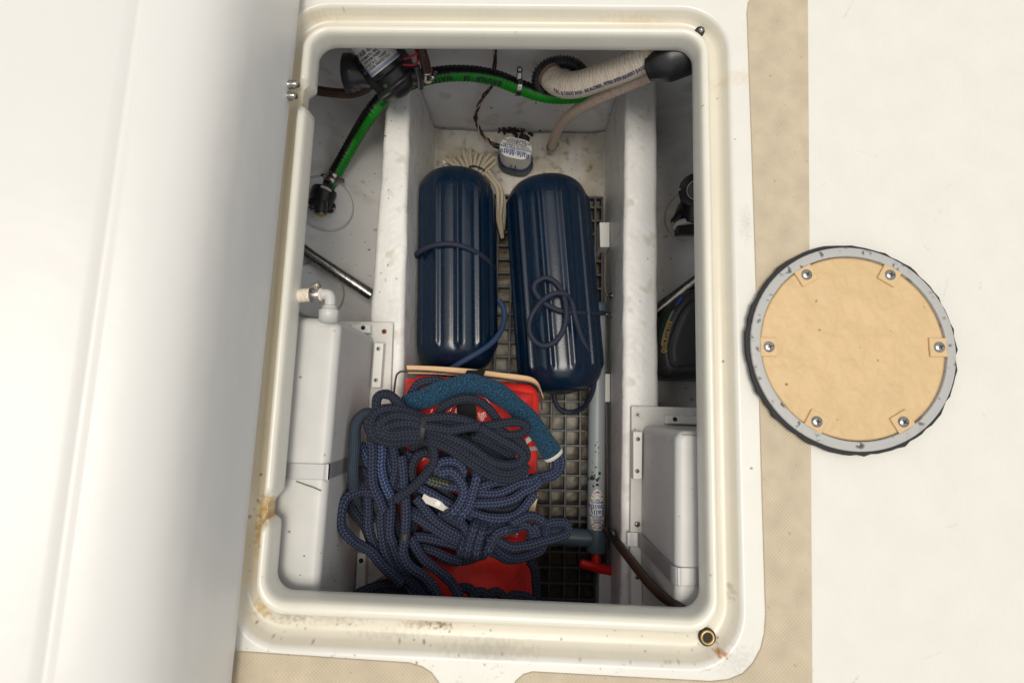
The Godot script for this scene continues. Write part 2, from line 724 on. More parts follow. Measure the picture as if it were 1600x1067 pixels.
	mat("label_blue", Color(0.33, 0.36, 0.52), 0.5)
	mat("hose_brown_dark", Color(0.04, 0.022, 0.014), 0.5)
	m = mat("wire_red", Color(0.35, 0.01, 0.025), 0.4)
	mat("wire_maroon", Color(0.11, 0.025, 0.025), 0.5)
	mat("wire_pale", Color(0.5, 0.4, 0.36), 0.5)
	m = mat("pipe_grey", Color(0.3, 0.34, 0.36), 0.4)
	mat("pipe_blue_grey", Color(0.075, 0.12, 0.155), 0.4)
	mat("handle_red", Color(0.82, 0.012, 0.016), 0.35)
	mat("wood_pad", Color(0.26, 0.13, 0.05), 0.7)
	mat("brass", Color(0.5, 0.36, 0.16), 0.35, 0.9)
	m = mat("sealant", Color(0.014, 0.014, 0.015), 0.7)
	m = mat("hatch_grey", Color(0.4, 0.4, 0.39), 0.5)
	m.albedo_texture = T.scuffed
	mapped(m, 4.0)
	m = mat("hatch_tan", Color(0.62, 0.44, 0.235), 0.55)
	m.albedo_texture = T.mould
	mapped(m, 5.0)
	relief(m, T.lumps, 0.3)
	mat("dirt", Color(0.03, 0.024, 0.016), 0.9)
	mat("grass_green", Color(0.12, 0.16, 0.03), 0.8)
	mat("fuel_stain", Color(0.3, 0.2, 0.1), 0.8)


# ---------------------------------------------------------------- scene

func _ready() -> void:
	rng.seed = 7
	var cam := Camera3D.new()
	cam.name = "camera"
	cam.position = Vector3(0, 0.6, 0)
	cam.rotation_degrees = Vector3(-83.0, 0, 1.3)
	cam.fov = 67.4
	cam.near = 0.01
	cam.far = 200.0
	add_child(cam)
	cam.current = true

	var sky_mat := ProceduralSkyMaterial.new()
	sky_mat.sky_top_color = Color(0.97, 0.98, 1.0)
	sky_mat.sky_horizon_color = Color(0.93, 0.94, 0.95)
	sky_mat.sky_curve = 0.2
	sky_mat.ground_bottom_color = Color(0.55, 0.54, 0.52)
	sky_mat.ground_horizon_color = Color(0.8, 0.8, 0.79)
	sky_mat.sky_energy_multiplier = 0.72
	sky_mat.ground_energy_multiplier = 1.0
	var sky := Sky.new()
	sky.sky_material = sky_mat
	var env := Environment.new()
	env.background_mode = Environment.BG_SKY
	env.sky = sky
	env.background_energy_multiplier = 1.0
	env.tonemap_mode = Environment.TONE_MAPPER_LINEAR
	env.tonemap_exposure = 1.4
	env.sdfgi_enabled = true
	env.ssao_enabled = true
	env.ssil_enabled = true
	var we := WorldEnvironment.new()
	we.name = "world_environment"
	we.environment = env
	add_child(we)

	var sun := DirectionalLight3D.new()
	sun.name = "sun"
	sun.light_energy = 0.5
	sun.light_angular_distance = 30.0
	sun.light_color = Color(1.0, 0.97, 0.92)
	sun.shadow_enabled = true
	sun.rotation_degrees = Vector3(-84, 20, 0)
	add_child(sun)

	make_textures()
	make_materials()
	build_deck()
	build_locker()
	build_lid()
	build_deck_plate()
	build_tanks()
	build_grating()
	build_bilge_pump()
	build_hoses()
	build_water_pump()
	build_side_bays()
	build_fenders()
	build_bag()
	build_ropes()
	build_hand_pump()
	build_small_things()


func blot(im: Image, at: Vector2, rad: Vector2, c: Color, strength: float, ns: FastNoiseLite) -> void:
	var s := 1024.0 / 1.25
	var px := (at - Vector2(-0.6, -0.7)) * s
	var r := rad * s
	for y in range(int(px.y - r.y), int(px.y + r.y) + 1):
		for x in range(int(px.x - r.x), int(px.x + r.x) + 1):
			if x < 0 or y < 0 or x > 1023 or y > 1023: continue
			var d := Vector2((x - px.x) / r.x, (y - px.y) / r.y).length()
			var k := clampf(1.0 - d + 0.9 * ns.get_noise_2d(x * 3.0, y * 3.0), 0, 1) * strength
			if d < 1.0 and k > 0.0: im.set_pixel(x, y, im.get_pixel(x, y).lerp(c, k))


func coaming_texture() -> ImageTexture:
	var im := Image.create_empty(1024, 1024, false, Image.FORMAT_RGB8)
	im.fill(Color(1, 1, 1))
	var n := FastNoiseLite.new()
	n.seed = 5
	n.frequency = 0.02
	n.fractal_octaves = 3
	for y in 1024:
		for x in 1024:
			var g := 0.985 + 0.012 * n.get_noise_2d(x, y) - 0.012 * absf(n.get_noise_2d(x * 7.0, y * 2.0))
			im.set_pixel(x, y, Color(g, g, g * 0.995))
	n.frequency = 0.06
	var brown := Color(0.42, 0.3, 0.18)
	var yellow := Color(0.86, 0.7, 0.42)
	var grey := Color(0.55, 0.53, 0.5)
	var rusty := Color(0.72, 0.3, 0.05)
	for q in [[Vector2(-0.0947, 0.2491), Vector2(0.03, 0.007), brown, 0.3], [Vector2(-0.0728, 0.25), Vector2(0.018, 0.006), brown, 0.5], [Vector2(-0.2503, 0.2448), Vector2(0.03, 0.009), grey, 0.4], [Vector2(-0.197, 0.2465), Vector2(0.05, 0.009), grey, 0.2], [Vector2(-0.2781, 0.2358), Vector2(0.016, 0.012), yellow, 0.6], [Vector2(0.2397, 0.2682), Vector2(0.008, 0.005), rusty, 0.7], [Vector2(0.2559, 0.2054), Vector2(0.004, 0.014), grey, 0.4], [Vector2(-0.2889, 0.1493), Vector2(0.007, 0.035), yellow, 0.75], [Vector2(-0.283, 0.1271), Vector2(0.012, 0.022), yellow, 0.7], [Vector2(-0.2815, 0.1365), Vector2(0.006, 0.005), rusty, 0.4], [Vector2(-0.2666, -0.3789), Vector2(0.009, 0.018), yellow, 0.35], [Vector2(-0.2645, -0.3949), Vector2(0.012, 0.005), Color(0.8, 0.6, 0.45), 0.5], [Vector2(0.2886, -0.4163), Vector2(0.05, 0.012), yellow, 0.18], [Vector2(0.1499, -0.5033), Vector2(0.05, 0.006), yellow, 0.15], [Vector2(-0.2779, -0.4964), Vector2(0.05, 0.006), yellow, 0.15], [Vector2(0.2539, 0.2722), Vector2(0.03, 0.02), grey, 0.14], [Vector2(-0.0204, 0.2715), Vector2(0.06, 0.012), grey, 0.16], [Vector2(-0.1334, 0.2607), Vector2(0.05, 0.006), grey, 0.18], [Vector2(0.2809, -0.2241), Vector2(0.008, 0.03), grey, 0.14]]:
		blot(im, q[0], q[1], q[2], q[3], n)
	for k in 190:
		var at := Vector2(rng.randf_range(-0.34, 0.34), rng.randf_range(-0.52, 0.36))
		if k < 70: at = Vector2(rng.randf_range(-0.3, 0.25), rng.randf_range(0.245, 0.285))
		if k > 172: at = Vector2(rng.randf_range(-0.31, -0.27), rng.randf_range(0.08, 0.2))
		var s := rng.randf_range(0.0009, 0.0022)
		blot(im, at, Vector2(s, s * rng.randf_range(0.6, 1.3)), [brown, grey, Color(0.15, 0.12, 0.09), brown][k % 4], rng.randf_range(0.2, 0.75), n)
	for k in 60:
		var at := Vector2(rng.randf_range(-0.5, 0.4), rng.randf_range(0.28, 0.35))
		for s in 8:
			blot(im, at + Vector2(s * 0.0016, -s * rng.randf_range(0.0004, 0.0016)), Vector2(0.0012, 0.0012), grey, 0.3, n)
	for k in 22:
		var at := Vector2(rng.randf_range(0.36, 0.64), rng.randf_range(-0.55, 0.4))
		var d := Vector2(rng.randf_range(-1, 1), rng.randf_range(-1, 1)).normalized() * 0.0014
		for s in rng.randi_range(2, 22):
			blot(im, at + d * s, Vector2(0.0011, 0.0011), grey, rng.randf_range(0.08, 0.18), n)
	return ImageTexture.create_from_image(im)


func build_deck() -> void:
	var gel: StandardMaterial3D = M.gelcoat
	gel.albedo_texture = coaming_texture()
	gel.uv1_triplanar = false
	gel.uv1_scale = Vector3.ONE
	var corners := [Vector2(-0.2647, -0.4671), Vector2(0.2319, -0.4756), Vector2(0.2264, 0.2315), Vector2(-0.2701, 0.2209)]
	var white := Color(0.73, 0.715, 0.67)
	var lip := Color(0.74, 0.715, 0.63)
	var cream := Color(0.7, 0.655, 0.56)
	var inner := Color(0.72, 0.695, 0.62)
	var profile := [[0.04, -0.05, inner], [0.003, -0.037, inner], [0.0, -0.032, inner], [0.0004, -0.025, inner], [0.0015, -0.013, inner], [0.003, -0.008, lip], [0.0048, -0.0052, lip], [0.0085, -0.004, lip], [0.0115, -0.0048, lip], [0.0135, -0.009, lip], [0.0147, -0.0135, cream], [0.0165, -0.017, cream], [0.019, -0.018, cream], [0.025, -0.018, cream], [0.029, -0.0165, cream], [0.032, -0.012, cream], [0.0345, -0.005, cream], [0.0365, -0.0014, white], [0.04, 0.0, white], [0.09, 0.0, white]]
	var notches := [[Vector2(-0.2685, -0.3994).y, Vector2(-0.268, -0.3689).y], [Vector2(-0.2688, 0.1118).y, Vector2(-0.2702, 0.1421).y]]
	var rows := []
	var uvs := []
	var cols := []
	var n_side := 90
	var n_corner := 10
	var far := rect(-2.6, -2.4, 2.6, 2.2)
	rows.append(ring(far, 0, 0.05, -0.05, n_side, n_corner))
	cols.append(inner)
	for p in profile:
		var c := corners.duplicate()
		c[2] += Vector2(0, p[0] * 0.38)
		c[3] += Vector2(0, p[0] * 0.38)
		var row := ring(c, p[0], 0.022 + p[0], p[1], n_side, n_corner)
		var tint := PackedColorArray()
		var left_at := 3 * (n_side + n_corner)
		for j in row.size():
			var col: Color = p[2]
			if j >= left_at + n_corner and p[0] > 0.012 and p[0] < 0.04: col = col.lerp(Color(0.75, 0.65, 0.45), 0.6)
			if j >= left_at + n_corner and p[0] < 0.016:
				for q in notches:
					var k: float = smoothstep(q[0] - 0.001, q[0] + 0.004, row[j].z) * (1.0 - smoothstep(q[1] - 0.004, q[1] + 0.001, row[j].z))
					if k > 0.0:
						row[j].x = lerp(row[j].x, row[j].x - maxf(0.0, 0.0105 + p[0] * 0.25 - p[0]), k)
						if row[j].y > -0.03: row[j].y = lerp(row[j].y, minf(row[j].y, -0.0165), k)
						col = col.lerp(Color(0.72, 0.64, 0.5), k * 0.8)
			tint.append(col)
		rows.append(row)
		cols.append(tint)
	rows.append(ring(far, 0, 0.05, 0.0, n_side, n_corner))
	cols.append(white)
	for row in rows:
		var uv := PackedVector2Array()
		for v in row: uv.append(Vector2((v.x + 0.6) / 1.25, (v.z + 0.7) / 1.25))
		uvs.append(uv)
	for i in cols.size():
		if cols[i] is Color:
			var t := PackedColorArray()
			for j in rows[0].size(): t.append(cols[i])
			cols[i] = t
	structure("deck", lattice(rows, true, Vector3.UP, uvs, cols), gel)

	# raised non-slip panels let into the white deck
	var right_panel := PackedVector2Array([Vector2(0.3163, -0.544), Vector2(0.3019, -0.5346), Vector2(0.2939, -0.5199), Vector2(0.2918, -0.5054), Vector2(0.2915, -0.3063), Vector2(0.2906, -0.106), Vector2(0.2889, 0.0866), Vector2(0.288, 0.225), Vector2(0.2858, 0.2451), Vector2(0.281, 0.2611), Vector2(0.272, 0.2758), Vector2(0.2605, 0.2865), Vector2(0.2449, 0.2928), Vector2(0.2252, 0.2951), Vector2(0.1343, 0.2925), Vector2(0.0306, 0.2894), Vector2(0.0208, 0.2923), Vector2(0.0126, 0.299), Vector2(0.0072, 0.3088), Vector2(0.0062, 0.3231), Vector2(0.0143, 0.3802), Vector2(0.3333, 0.3736), Vector2(0.3718, -0.5454)])
	solo("non_slip_panel", plate(right_panel, 0.0, 0.0016, 0.0008), M.tread, "beige diamond tread non-slip panel down the right of the hatch", "deck panel", Vector3(0.33, 0, -0.1), "beige non-slip panels on the white deck")
	var left_panel := PackedVector2Array([Vector2(-0.3436, 0.2738), Vector2(-0.2802, 0.2757), Vector2(-0.1886, 0.2797), Vector2(-0.1042, 0.2831), Vector2(-0.09, 0.2868), Vector2(-0.0792, 0.2931), Vector2(-0.0711, 0.3027), Vector2(-0.0672, 0.3149), Vector2(-0.0652, 0.3818), Vector2(-0.3324, 0.3874)])
	solo("non_slip_panel", plate(left_panel, 0.0, 0.0016, 0.0008), M.tread, "beige diamond tread non-slip panel below the hatch, bottom left", "deck panel", Vector3(-0.25, 0, 0.35), "beige non-slip panels on the white deck")


func build_locker() -> void:
	# hull skin: a shallow V under the deck, seen outside the two stringers
	var prof := [Vector2(-1.0, -0.02), Vector2(-0.7, -0.12), Vector2(-0.5, -0.22), Vector2(-0.37, -0.295), Vector2(-0.32, -0.33), Vector2(-0.25, -0.385), Vector2(-0.215, -0.48), Vector2(-0.1, -0.49), Vector2(0, -0.49), Vector2(0.1, -0.49), Vector2(0.225, -0.48), Vector2(0.265, -0.39), Vector2(0.33, -0.345), Vector2(0.38, -0.315), Vector2(0.5, -0.24), Vector2(0.7, -0.14), Vector2(1.0, -0.03)]
	var zw := -0.59
	var rows := []
	for z in [0.9, 0.5, 0.2, 0.0, -0.2, -0.4, -0.5, zw + 0.02]:
		var row := PackedVector3Array()
		for p in prof: row.append(Vector3(p.x, p.y, z))
		rows.append(row)
	for k in 5:
		var a := PI / 2 * (k + 1) / 5.0
		var row := PackedVector3Array()
		for p in prof: row.append(Vector3(p.x, p.y + 0.02 * (1.0 - cos(a)), zw + 0.02 - 0.02 * sin(a)))
		rows.append(row)
	structure("hull", lattice(rows, false, Vector3.UP), M.hull_paint)
	var wall := []
	for k in 8:
		var row := PackedVector3Array()
		for p in prof:
			var y0: float = p.y + 0.02
			row.append(Vector3(p.x, lerp(y0, -0.04, k / 7.0), zw - 0.0 - 0.012 * k / 7.0))
		wall.append(row)
	structure("bulkhead_wall", lattice(wall, false, Vector3.BACK), M.hull_paint)
	var near := []
	for k in 3:
		var row := PackedVector3Array()
		for p in prof: row.append(Vector3(p.x, lerp(p.y - 0.01, -0.04, k / 2.0), 0.7))
		near.append(row)
	structure("near_bulkhead_wall", lattice(near, false, Vector3.FORWARD), M.hull_paint)

	# stained floor of the bilge between the stringers
	var floor_rows := []
	var floor_tint := []
	for i in 40:
		var z := lerpf(zw + 0.004, 0.69, i / 39.0)
		var row := PackedVector3Array()
		for j in 24:
			var x := lerpf(-0.205, 0.22, j / 23.0)
			var y := -0.458 - 0.006 * (1.0 - pow(absf(x - 0.008) / 0.2, 2.0)) + 0.0015 * sin(x * 60.0 + z * 17.0)
			y += 0.022 * pow(clampf((-0.56 - z) / 0.03, 0, 1), 2.0)
			y += 0.02 * pow(clampf((absf(x - 0.008) - 0.16) / 0.04, 0, 1), 2.0)
			row.append(Vector3(x, y, z))
		floor_rows.append(row)
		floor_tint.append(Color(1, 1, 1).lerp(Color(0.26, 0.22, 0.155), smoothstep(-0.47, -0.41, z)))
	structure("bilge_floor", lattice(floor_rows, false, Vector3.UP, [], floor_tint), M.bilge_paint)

	# the two stringers, glassed over and painted
	var st := [[Vector3(-0.1878, -0.23, -0.5385), Vector3(-0.1743, -0.23, 0.0124), Vector3(-0.2284, -0.23, -0.5495), Vector3(-0.2358, -0.23, -0.1108), Vector3(-0.1769, -0.44, -0.5436), Vector3(-0.1669, -0.44, 0.0144)], [Vector3(0.1882, -0.23, -0.5596), Vector3(0.1789, -0.23, 0.1639), Vector3(0.244, -0.23, -0.561), Vector3(0.2392, -0.23, 0.0031), Vector3(0.1911, -0.44, -0.5963), Vector3(0.1977, -0.44, 0.2059)]]
	var nz := FastNoiseLite.new()
	nz.frequency = 18.0
	nz.fractal_octaves = 3
	for s in 2:
		var e: Array = st[s]
		var srows := []
		for i in 61:
			var z := lerpf(zw + 0.002, 0.69, i / 60.0)
			var px := func(a: Vector3, b: Vector3) -> float: return lerpf(a.x, b.x, (z - a.z) / (b.z - a.z))
			var it: float = px.call(e[0], e[1])
			var ot: float = px.call(e[2], e[3])
			var ib: float = px.call(e[4], e[5])
			var sg := 1.0 if ot > it else -1.0
			var ramp := pow(clampf((-0.545 - z) / 0.045, 0, 1), 2.0)
			var top := -0.23 + ramp * 0.012
			var row := PackedVector3Array()
			var pts := [Vector2(ib - sg * 0.014, -0.462), Vector2(ib - sg * 0.004, -0.456), Vector2(ib, -0.44), Vector2(lerpf(ib, it, 0.25), -0.39), Vector2(lerpf(ib, it, 0.5), -0.34), Vector2(lerpf(ib, it, 0.75), -0.29), Vector2(lerpf(ib, it, 0.95), top - 0.02)]
			for k in 6:
				var a := PI / 2 * k / 5.0
				pts.append(Vector2(it + sg * 0.009 * (1.0 - cos(a)), top - 0.009 + 0.009 * sin(a)))
			pts.append(Vector2(lerpf(it, ot, 0.4), top + 0.001))
			pts.append(Vector2(lerpf(it, ot, 0.6), top + 0.001))
			for k in 6:
				var a := PI / 2 * k / 5.0
				pts.append(Vector2(ot - sg * 0.009 * (1.0 - sin(a)), top - 0.009 + 0.009 * cos(a)))
			pts.append(Vector2(ot + sg * 0.004, top - 0.05))
			pts.append(Vector2(ot + sg * 0.01, -0.34))
			pts.append(Vector2(ot + sg * 0.016, -0.42))
			for p in pts:
				var w: float = nz.get_noise_3d(p.x, p.y, z)
				var w2: float = nz.get_noise_3d(p.x + 4.0, p.y, z * 0.6)
				row.append(Vector3(p.x + 0.0018 * w, p.y + 0.0018 * w2, z))
			srows.append(row)
		structure(["left_stringer", "right_stringer"][s], lattice(srows, false, Vector3.UP), M.stringer_paint)


func build_lid() -> void:
	var a := Vector3(-0.2746, 0.014, -0.4973)
	var b := Vector3(-0.2847, 0.014, 0.0551)
	var t := (b - a).normalized()
	a -= t * 0.16
	b += t * 0.27
	var out := Vector3(-t.z, 0, t.x).normalized()
	if out.x > 0: out = -out
	var lid := thing("hatch_lid", "pale grey hatch lid standing open on its hinges along the left edge", "hatch lid", (a + b) * 0.5)
	var prof := [Vector2(0.022, -0.004), Vector2(0.012, -0.006), Vector2(0.003, -0.003), Vector2(0, 0.004), Vector2(0.0005, 0.014), Vector2(0.002, 0.05), Vector2(0.005, 0.09), Vector2(0.01, 0.115), Vector2(0.02, 0.134), Vector2(0.036, 0.148), Vector2(0.06, 0.16), Vector2(0.064, 0.159), Vector2(0.068, 0.1565), Vector2(0.073, 0.159), Vector2(0.078, 0.1655), Vector2(0.12, 0.182), Vector2(0.3, 0.247), Vector2(0.56, 0.347), Vector2(0.57, 0.349), Vector2(0.573, 0.342), Vector2(0.56, 0.327), Vector2(0.3, 0.227), Vector2(0.12, 0.16), Vector2(0.06, 0.135), Vector2(0.036, 0.1), Vector2(0.026, 0.04), Vector2(0.022, -0.004)]
	var rows := []
	var ends := [[0.0, 0.0], [0.0, 1.0], [0.004, 1.0], [0.02, 1.0], [0.5, 1.0], [0.98, 1.0], [0.996, 1.0], [1.0, 1.0], [1.0, 0.0]]
	for e in ends:
		var row := PackedVector3Array()
		var k: float = e[1]
		for p in prof:
			var q := Vector2(0.05, 0.066).lerp(p, k)
			row.append(a.lerp(b, e[0]) + out * q.x + Vector3(0, q.y, 0))
		rows.append(row)
	part("lid_shell", lattice(rows, true), M.lid_gelcoat, lid)
	for k in 2:
		var at := [Vector3(-0.2687, 0.024, -0.377), Vector3(-0.2708, 0.022, -0.3633)][k] as Vector3
		var dir := Vector3(1, 0.12, 0)
		var nut := part("hinge_bolt", spun([Vector2(0, -0.012), Vector2(0.0068, -0.012), Vector2(0.007, -0.011), Vector2(0.007, -0.0095), Vector2(0.0052, -0.009), Vector2(0.0052, -0.003), Vector2(0.0045, -0.001), Vector2(0.0043, 0.002), Vector2(0.003, 0.0042), Vector2(0, 0.005)], 6 if k == 0 else 14, axis_at(at, dir)), M.steel, lid)
		part("rusty_washer", spun([Vector2(0, -0.0135), Vector2(0.009, -0.0135), Vector2(0.0092, -0.0125), Vector2(0, -0.012)], 18, axis_at(at, dir)), M.rust if k == 0 else M.screw_metal, lid)


func build_deck_plate() -> void:
	var c := Vector3(0.3954, 0.008, -0.0746)
	var o := thing("deck_plate", "round grey-rimmed deck plate with tan centre at the right edge", "deck plate", c)
	var seal := []
	var rows := []
	var nz := FastNoiseLite.new()
	nz.frequency = 6.0
	for p in [Vector2(0, -0.0045), Vector2(0.121, -0.0045), Vector2(0.1235, 0.002), Vector2(0.1225, 0.004), Vector2(0.1, 0.0042), Vector2(0, 0.0042)]:
		var row := PackedVector3Array()
		for j in 97:
			var a := TAU * (j % 96) / 96
			var r: float = p.x + (0.003 * nz.get_noise_2d(cos(a) * 2.0, sin(a) * 2.0) + 0.0012 * nz.get_noise_2d(cos(a) * 9.0, sin(a) * 9.0)) * (1.0 if p.x > 0.11 else 0.0)
			row.append(c + Vector3(cos(a) * r, p.y - 0.0025, sin(a) * r))
		rows.append(row)
	part("sealant_bead", lattice(rows, true), M.sealant, o)
	part("rim", spun([Vector2(0.105, -0.002), Vector2(0.1185, -0.001), Vector2(0.119, 0.0032), Vector2(0.118, 0.0052), Vector2(0.109, 0.0056), Vector2(0.1078, 0.005), Vector2(0.1075, -0.001)], 96, Transform3D(Basis(), c)), M.hatch_grey, o)
	part("centre_disc", spun([Vector2(0, 0.0034), Vector2(0.05, 0.0034), Vector2(0.104, 0.0034), Vector2(0.1068, 0.003), Vector2(0.107, -0.001)], 96, Transform3D(Basis(), c)), M.hatch_tan, o)
	part("bare_patch", plate(PackedVector2Array([Vector2(0.3004, -0.1342), Vector2(0.2931, -0.1202), Vector2(0.2881, -0.1071), Vector2(0.2925, -0.1049), Vector2(0.298, -0.1096), Vector2(0.3034, -0.115), Vector2(0.3089, -0.1198), Vector2(0.3115, -0.1283), Vector2(0.3089, -0.1374)]), 0.006, 0.0079, 0.0002), M.hatch_grey, o)
	for k in 6:
		var at := c + Vector3(-0.0985, 0.0034, 0.002).rotated(Vector3.UP, TAU * k / 6.0)
		var turn := Basis(Vector3.UP, TAU * k / 6.0)
		part("screw_pad", block(Vector3(0.02, 0.003, 0.022), 0.001, Transform3D(turn, at + turn * Vector3(0.0005, 0.001, 0))), M.hatch_tan, o)
		var sc := part("screw", spun([Vector2(0, 0.005), Vector2(0.004, 0.0048), Vector2(0.0062, 0.0034), Vector2(0.0064, 0.0024)], 20, Transform3D(turn, at)), M.steel, o)
		for q in 2: part("cross_slot", block(Vector3(0.006, 0.0006, 0.0013), 0.0002, Transform3D(turn * Basis(Vector3.UP, 0.4 + q * PI / 2), at + Vector3(0, 0.00485, 0))), M.dirt, sc)


func screw(parent: Node3D, at: Vector3, r := 0.0035, up := Vector3.UP, m: Material = null) -> void:
	var xf := axis_at(at, up)
	var s := part("screw", spun([Vector2(0, r * 0.4), Vector2(r * 0.6, r * 0.34), Vector2(r, r * 0.1), Vector2(r * 1.02, -r * 0.3)], 12, xf), m if m else M.screw_metal, parent)
	for q in 2: part("cross_slot", block(Vector3(r * 1.1, r * 0.12, r * 0.3), r * 0.04, xf * Transform3D(Basis(Vector3.UP, 0.5 + q * PI / 2), Vector3(0, r * 0.38, 0))), M.dirt, s)


func build_tanks() -> void:
	# left: mounting board, tank, strap, fitting
	var o := thing("mounting_board", "white painted mounting board under the left tank, rusty screw at its corner", "board", Vector3(-0.2144, -0.23, -0.0071))
	part("board", slab([Vector2(-0.5, Vector3(-0.208, -0.22, -0.1267).z), Vector2(-0.1935, -0.1281), Vector2(-0.1872, 0.2645), Vector2(-0.5, 0.45)], 0.003, -0.229, -0.22, 0.0015, 2), M.board_white, o)
	var s1 := part("angle_strip", slab([Vector2(-0.2185, -0.0927), Vector2(-0.2032, -0.092), Vector2(-0.2045, -0.0211), Vector2(-0.2195, -0.0207)], 0.001, -0.22, -0.206, 0.001, 1), M.strip_white, o)
	screw(s1, Vector3(-0.2113, -0.206, -0.0824), 0.0032)
	screw(s1, Vector3(-0.2126, -0.206, -0.0328), 0.0032)
	var s2 := part("angle_strip", slab([Vector2(-0.2269, 0.2283), Vector2(-0.2133, 0.228), Vector2(-0.2102, 0.3158), Vector2(-0.2264, 0.3161)], 0.001, -0.22, -0.206, 0.001, 1), M.strip_white, o)
	screw(s2, Vector3(-0.2199, -0.206, 0.2387), 0.0036, Vector3.UP, M.dirt)
	var s3 := part("angle_strip", slab([Vector2(-0.2584, -0.1209), Vector2(-0.2267, -0.1216), Vector2(-0.2259, -0.1072), Vector2(-0.2576, -0.1064)], 0.001, -0.22, -0.207, 0.001, 1), M.strip_white, o)
	screw(s3, Vector3(-0.2378, -0.207, -0.1157), 0.0036, Vector3.UP, M.dirt)
	screw(o, Vector3(-0.2072, -0.22, -0.1121), 0.0042, Vector3.UP, M.rust)
	screw(o, Vector3(-0.2046, -0.22, 0.013), 0.0042)

	var k := thing("water_tank", "white plastic tank on the left with an elbow fitting on its end", "tank", Vector3(-0.2778, -0.22, 0.0745))
	part("tank_body", slab([Vector2(-0.5, -0.108), Vector2(-0.2213, -0.1055), Vector2(-0.2285, 0.2279) + Vector2(-0.003, 0.22), Vector2(-0.5, 0.45)], 0.014, -0.2195, -0.05, 0.01, 4), M.tank_plastic, k)
	var fz := -0.108
	var f := Vector3(-0.2285, -0.0302, -0.112)
	var fit := part("hex_base", spun([Vector2(0, -0.014), Vector2(0.0125, -0.014), Vector2(0.013, -0.003), Vector2(0.013, 0.001), Vector2(0.012, 0.002), Vector2(0.0095, 0.0022), Vector2(0.0095, 0.006), Vector2(0.0085, 0.0072), Vector2(0, 0.0072)], 6, axis_at(Vector3(f.x, f.y, fz - 0.002), Vector3.FORWARD)), M.nylon_white, k)
	var el := smooth([Vector3(f.x, f.y, fz - 0.004), Vector3(f.x, f.y, fz - 0.014), Vector3(f.x - 0.001, f.y, fz - 0.02), Vector3(f.x - 0.006, f.y, fz - 0.0235), Vector3(f.x - 0.03, f.y, fz - 0.022)], 6)
	part("elbow", tube(el, 0.0068, 16), M.nylon_white, k)
	var h := thing("vent_hose", "short stained white hose clamped to the elbow of the left tank", "hose", Vector3(f.x - 0.05, f.y, fz - 0.03))
	part("hose", tube(smooth([Vector3(f.x - 0.011, f.y, fz - 0.0228), Vector3(f.x - 0.03, f.y, fz - 0.022), Vector3(f.x - 0.06, f.y - 0.004, fz - 0.019), Vector3(f.x - 0.12, f.y - 0.03, fz - 0.02)], 8), 0.0086, 16), M.hose_white, h)
	part("hose_clamp", tube(PackedVector3Array([Vector3(f.x - 0.0135, f.y, fz - 0.0228), Vector3(f.x - 0.0245, f.y, fz - 0.0222)]), 0.0097, 24), M.steel, h)
	part("clamp_screw", spun([Vector2(0, -0.007), Vector2(0.0035, -0.007), Vector2(0.0038, 0.0), Vector2(0.0048, 0.002), Vector2(0.0048, 0.006), Vector2(0, 0.007)], 8, axis_at(Vector3(f.x - 0.019, f.y + 0.004, fz - 0.033), Vector3(0.9, 0, -0.4))), M.screw_metal, h)

	var zb: float = (Vector3(-0.2271, -0.05, 0.088)).z
	var xt: float = (Vector3(-0.2263, -0.05, 0.088)).x
	var st := thing("tank_strap", "bare metal strap bent over the left tank", "strap", Vector3(xt, -0.05, zb))
	part("band", ribbon(smooth([Vector3(-0.5, -0.0485, zb), Vector3(xt - 0.02, -0.0485, zb), Vector3(xt - 0.004, -0.0487, zb), Vector3(xt + 0.0018, -0.054, zb), Vector3(xt + 0.0022, -0.075, zb), Vector3(xt + 0.0022, -0.2185, zb)], 5), Vector3(0, 0, 0.019), 0.0016), M.strap_metal, st)

	# right: the same the other way round
	var o2 := thing("mounting_board", "white painted mounting board under the right tank, screwed to the right stringer", "board", Vector3(0.2072, -0.23, 0.1437))
	part("board", slab([Vector2(0.1926, -0.002), Vector2(0.5, Vector3(0.2567, -0.22, -0.0004).z), Vector2(0.5, 0.5), Vector2(0.1878, 0.3027) + Vector2(-0.003, 0.17)], 0.003, -0.229, -0.22, 0.0015, 2), M.board_white, o2)
	var t1 := part("angle_strip", slab([Vector2(0.1913, 0.0375), Vector2(0.2062, 0.0372), Vector2(0.2046, 0.11), Vector2(0.1908, 0.1103)], 0.001, -0.22, -0.205, 0.001, 1), M.strip_white, o2)
	screw(t1, Vector3(0.1987, -0.205, 0.049), 0.0034)
	screw(t1, Vector3(0.1973, -0.205, 0.0974), 0.0034)
	var t2 := part("angle_strip", slab([Vector2(0.1871, 0.2394), Vector2(0.2035, 0.239), Vector2(0.2039, 0.311), Vector2(0.1867, 0.3114)], 0.001, -0.22, -0.205, 0.001, 1), M.strip_white, o2)
	screw(t2, Vector3(0.1962, -0.205, 0.2532), 0.0034)
	var t3 := part("angle_strip", slab([Vector2(0.244, 0.0117), Vector2(0.4, Vector3(0.244, -0.209, 0.0117).z), Vector2(0.4, Vector3(0.2438, -0.209, 0.0246).z), Vector2(0.2438, 0.0246)], 0.001, -0.22, -0.207, 0.001, 1), M.strip_white, o2)
	screw(t3, Vector3(0.2573, -0.207, 0.0173), 0.0036, Vector3.UP, M.dirt)
	screw(o2, Vector3(0.2016, -0.22, 0.0119), 0.0046, Vector3.UP, M.board_white)
	screw(o2, Vector3(0.2004, -0.22, 0.1796), 0.0046)

	var k2 := thing("water_tank", "white plastic tank on the right with a brown-stained rim", "tank", Vector3(0.2545, -0.22, 0.1409))
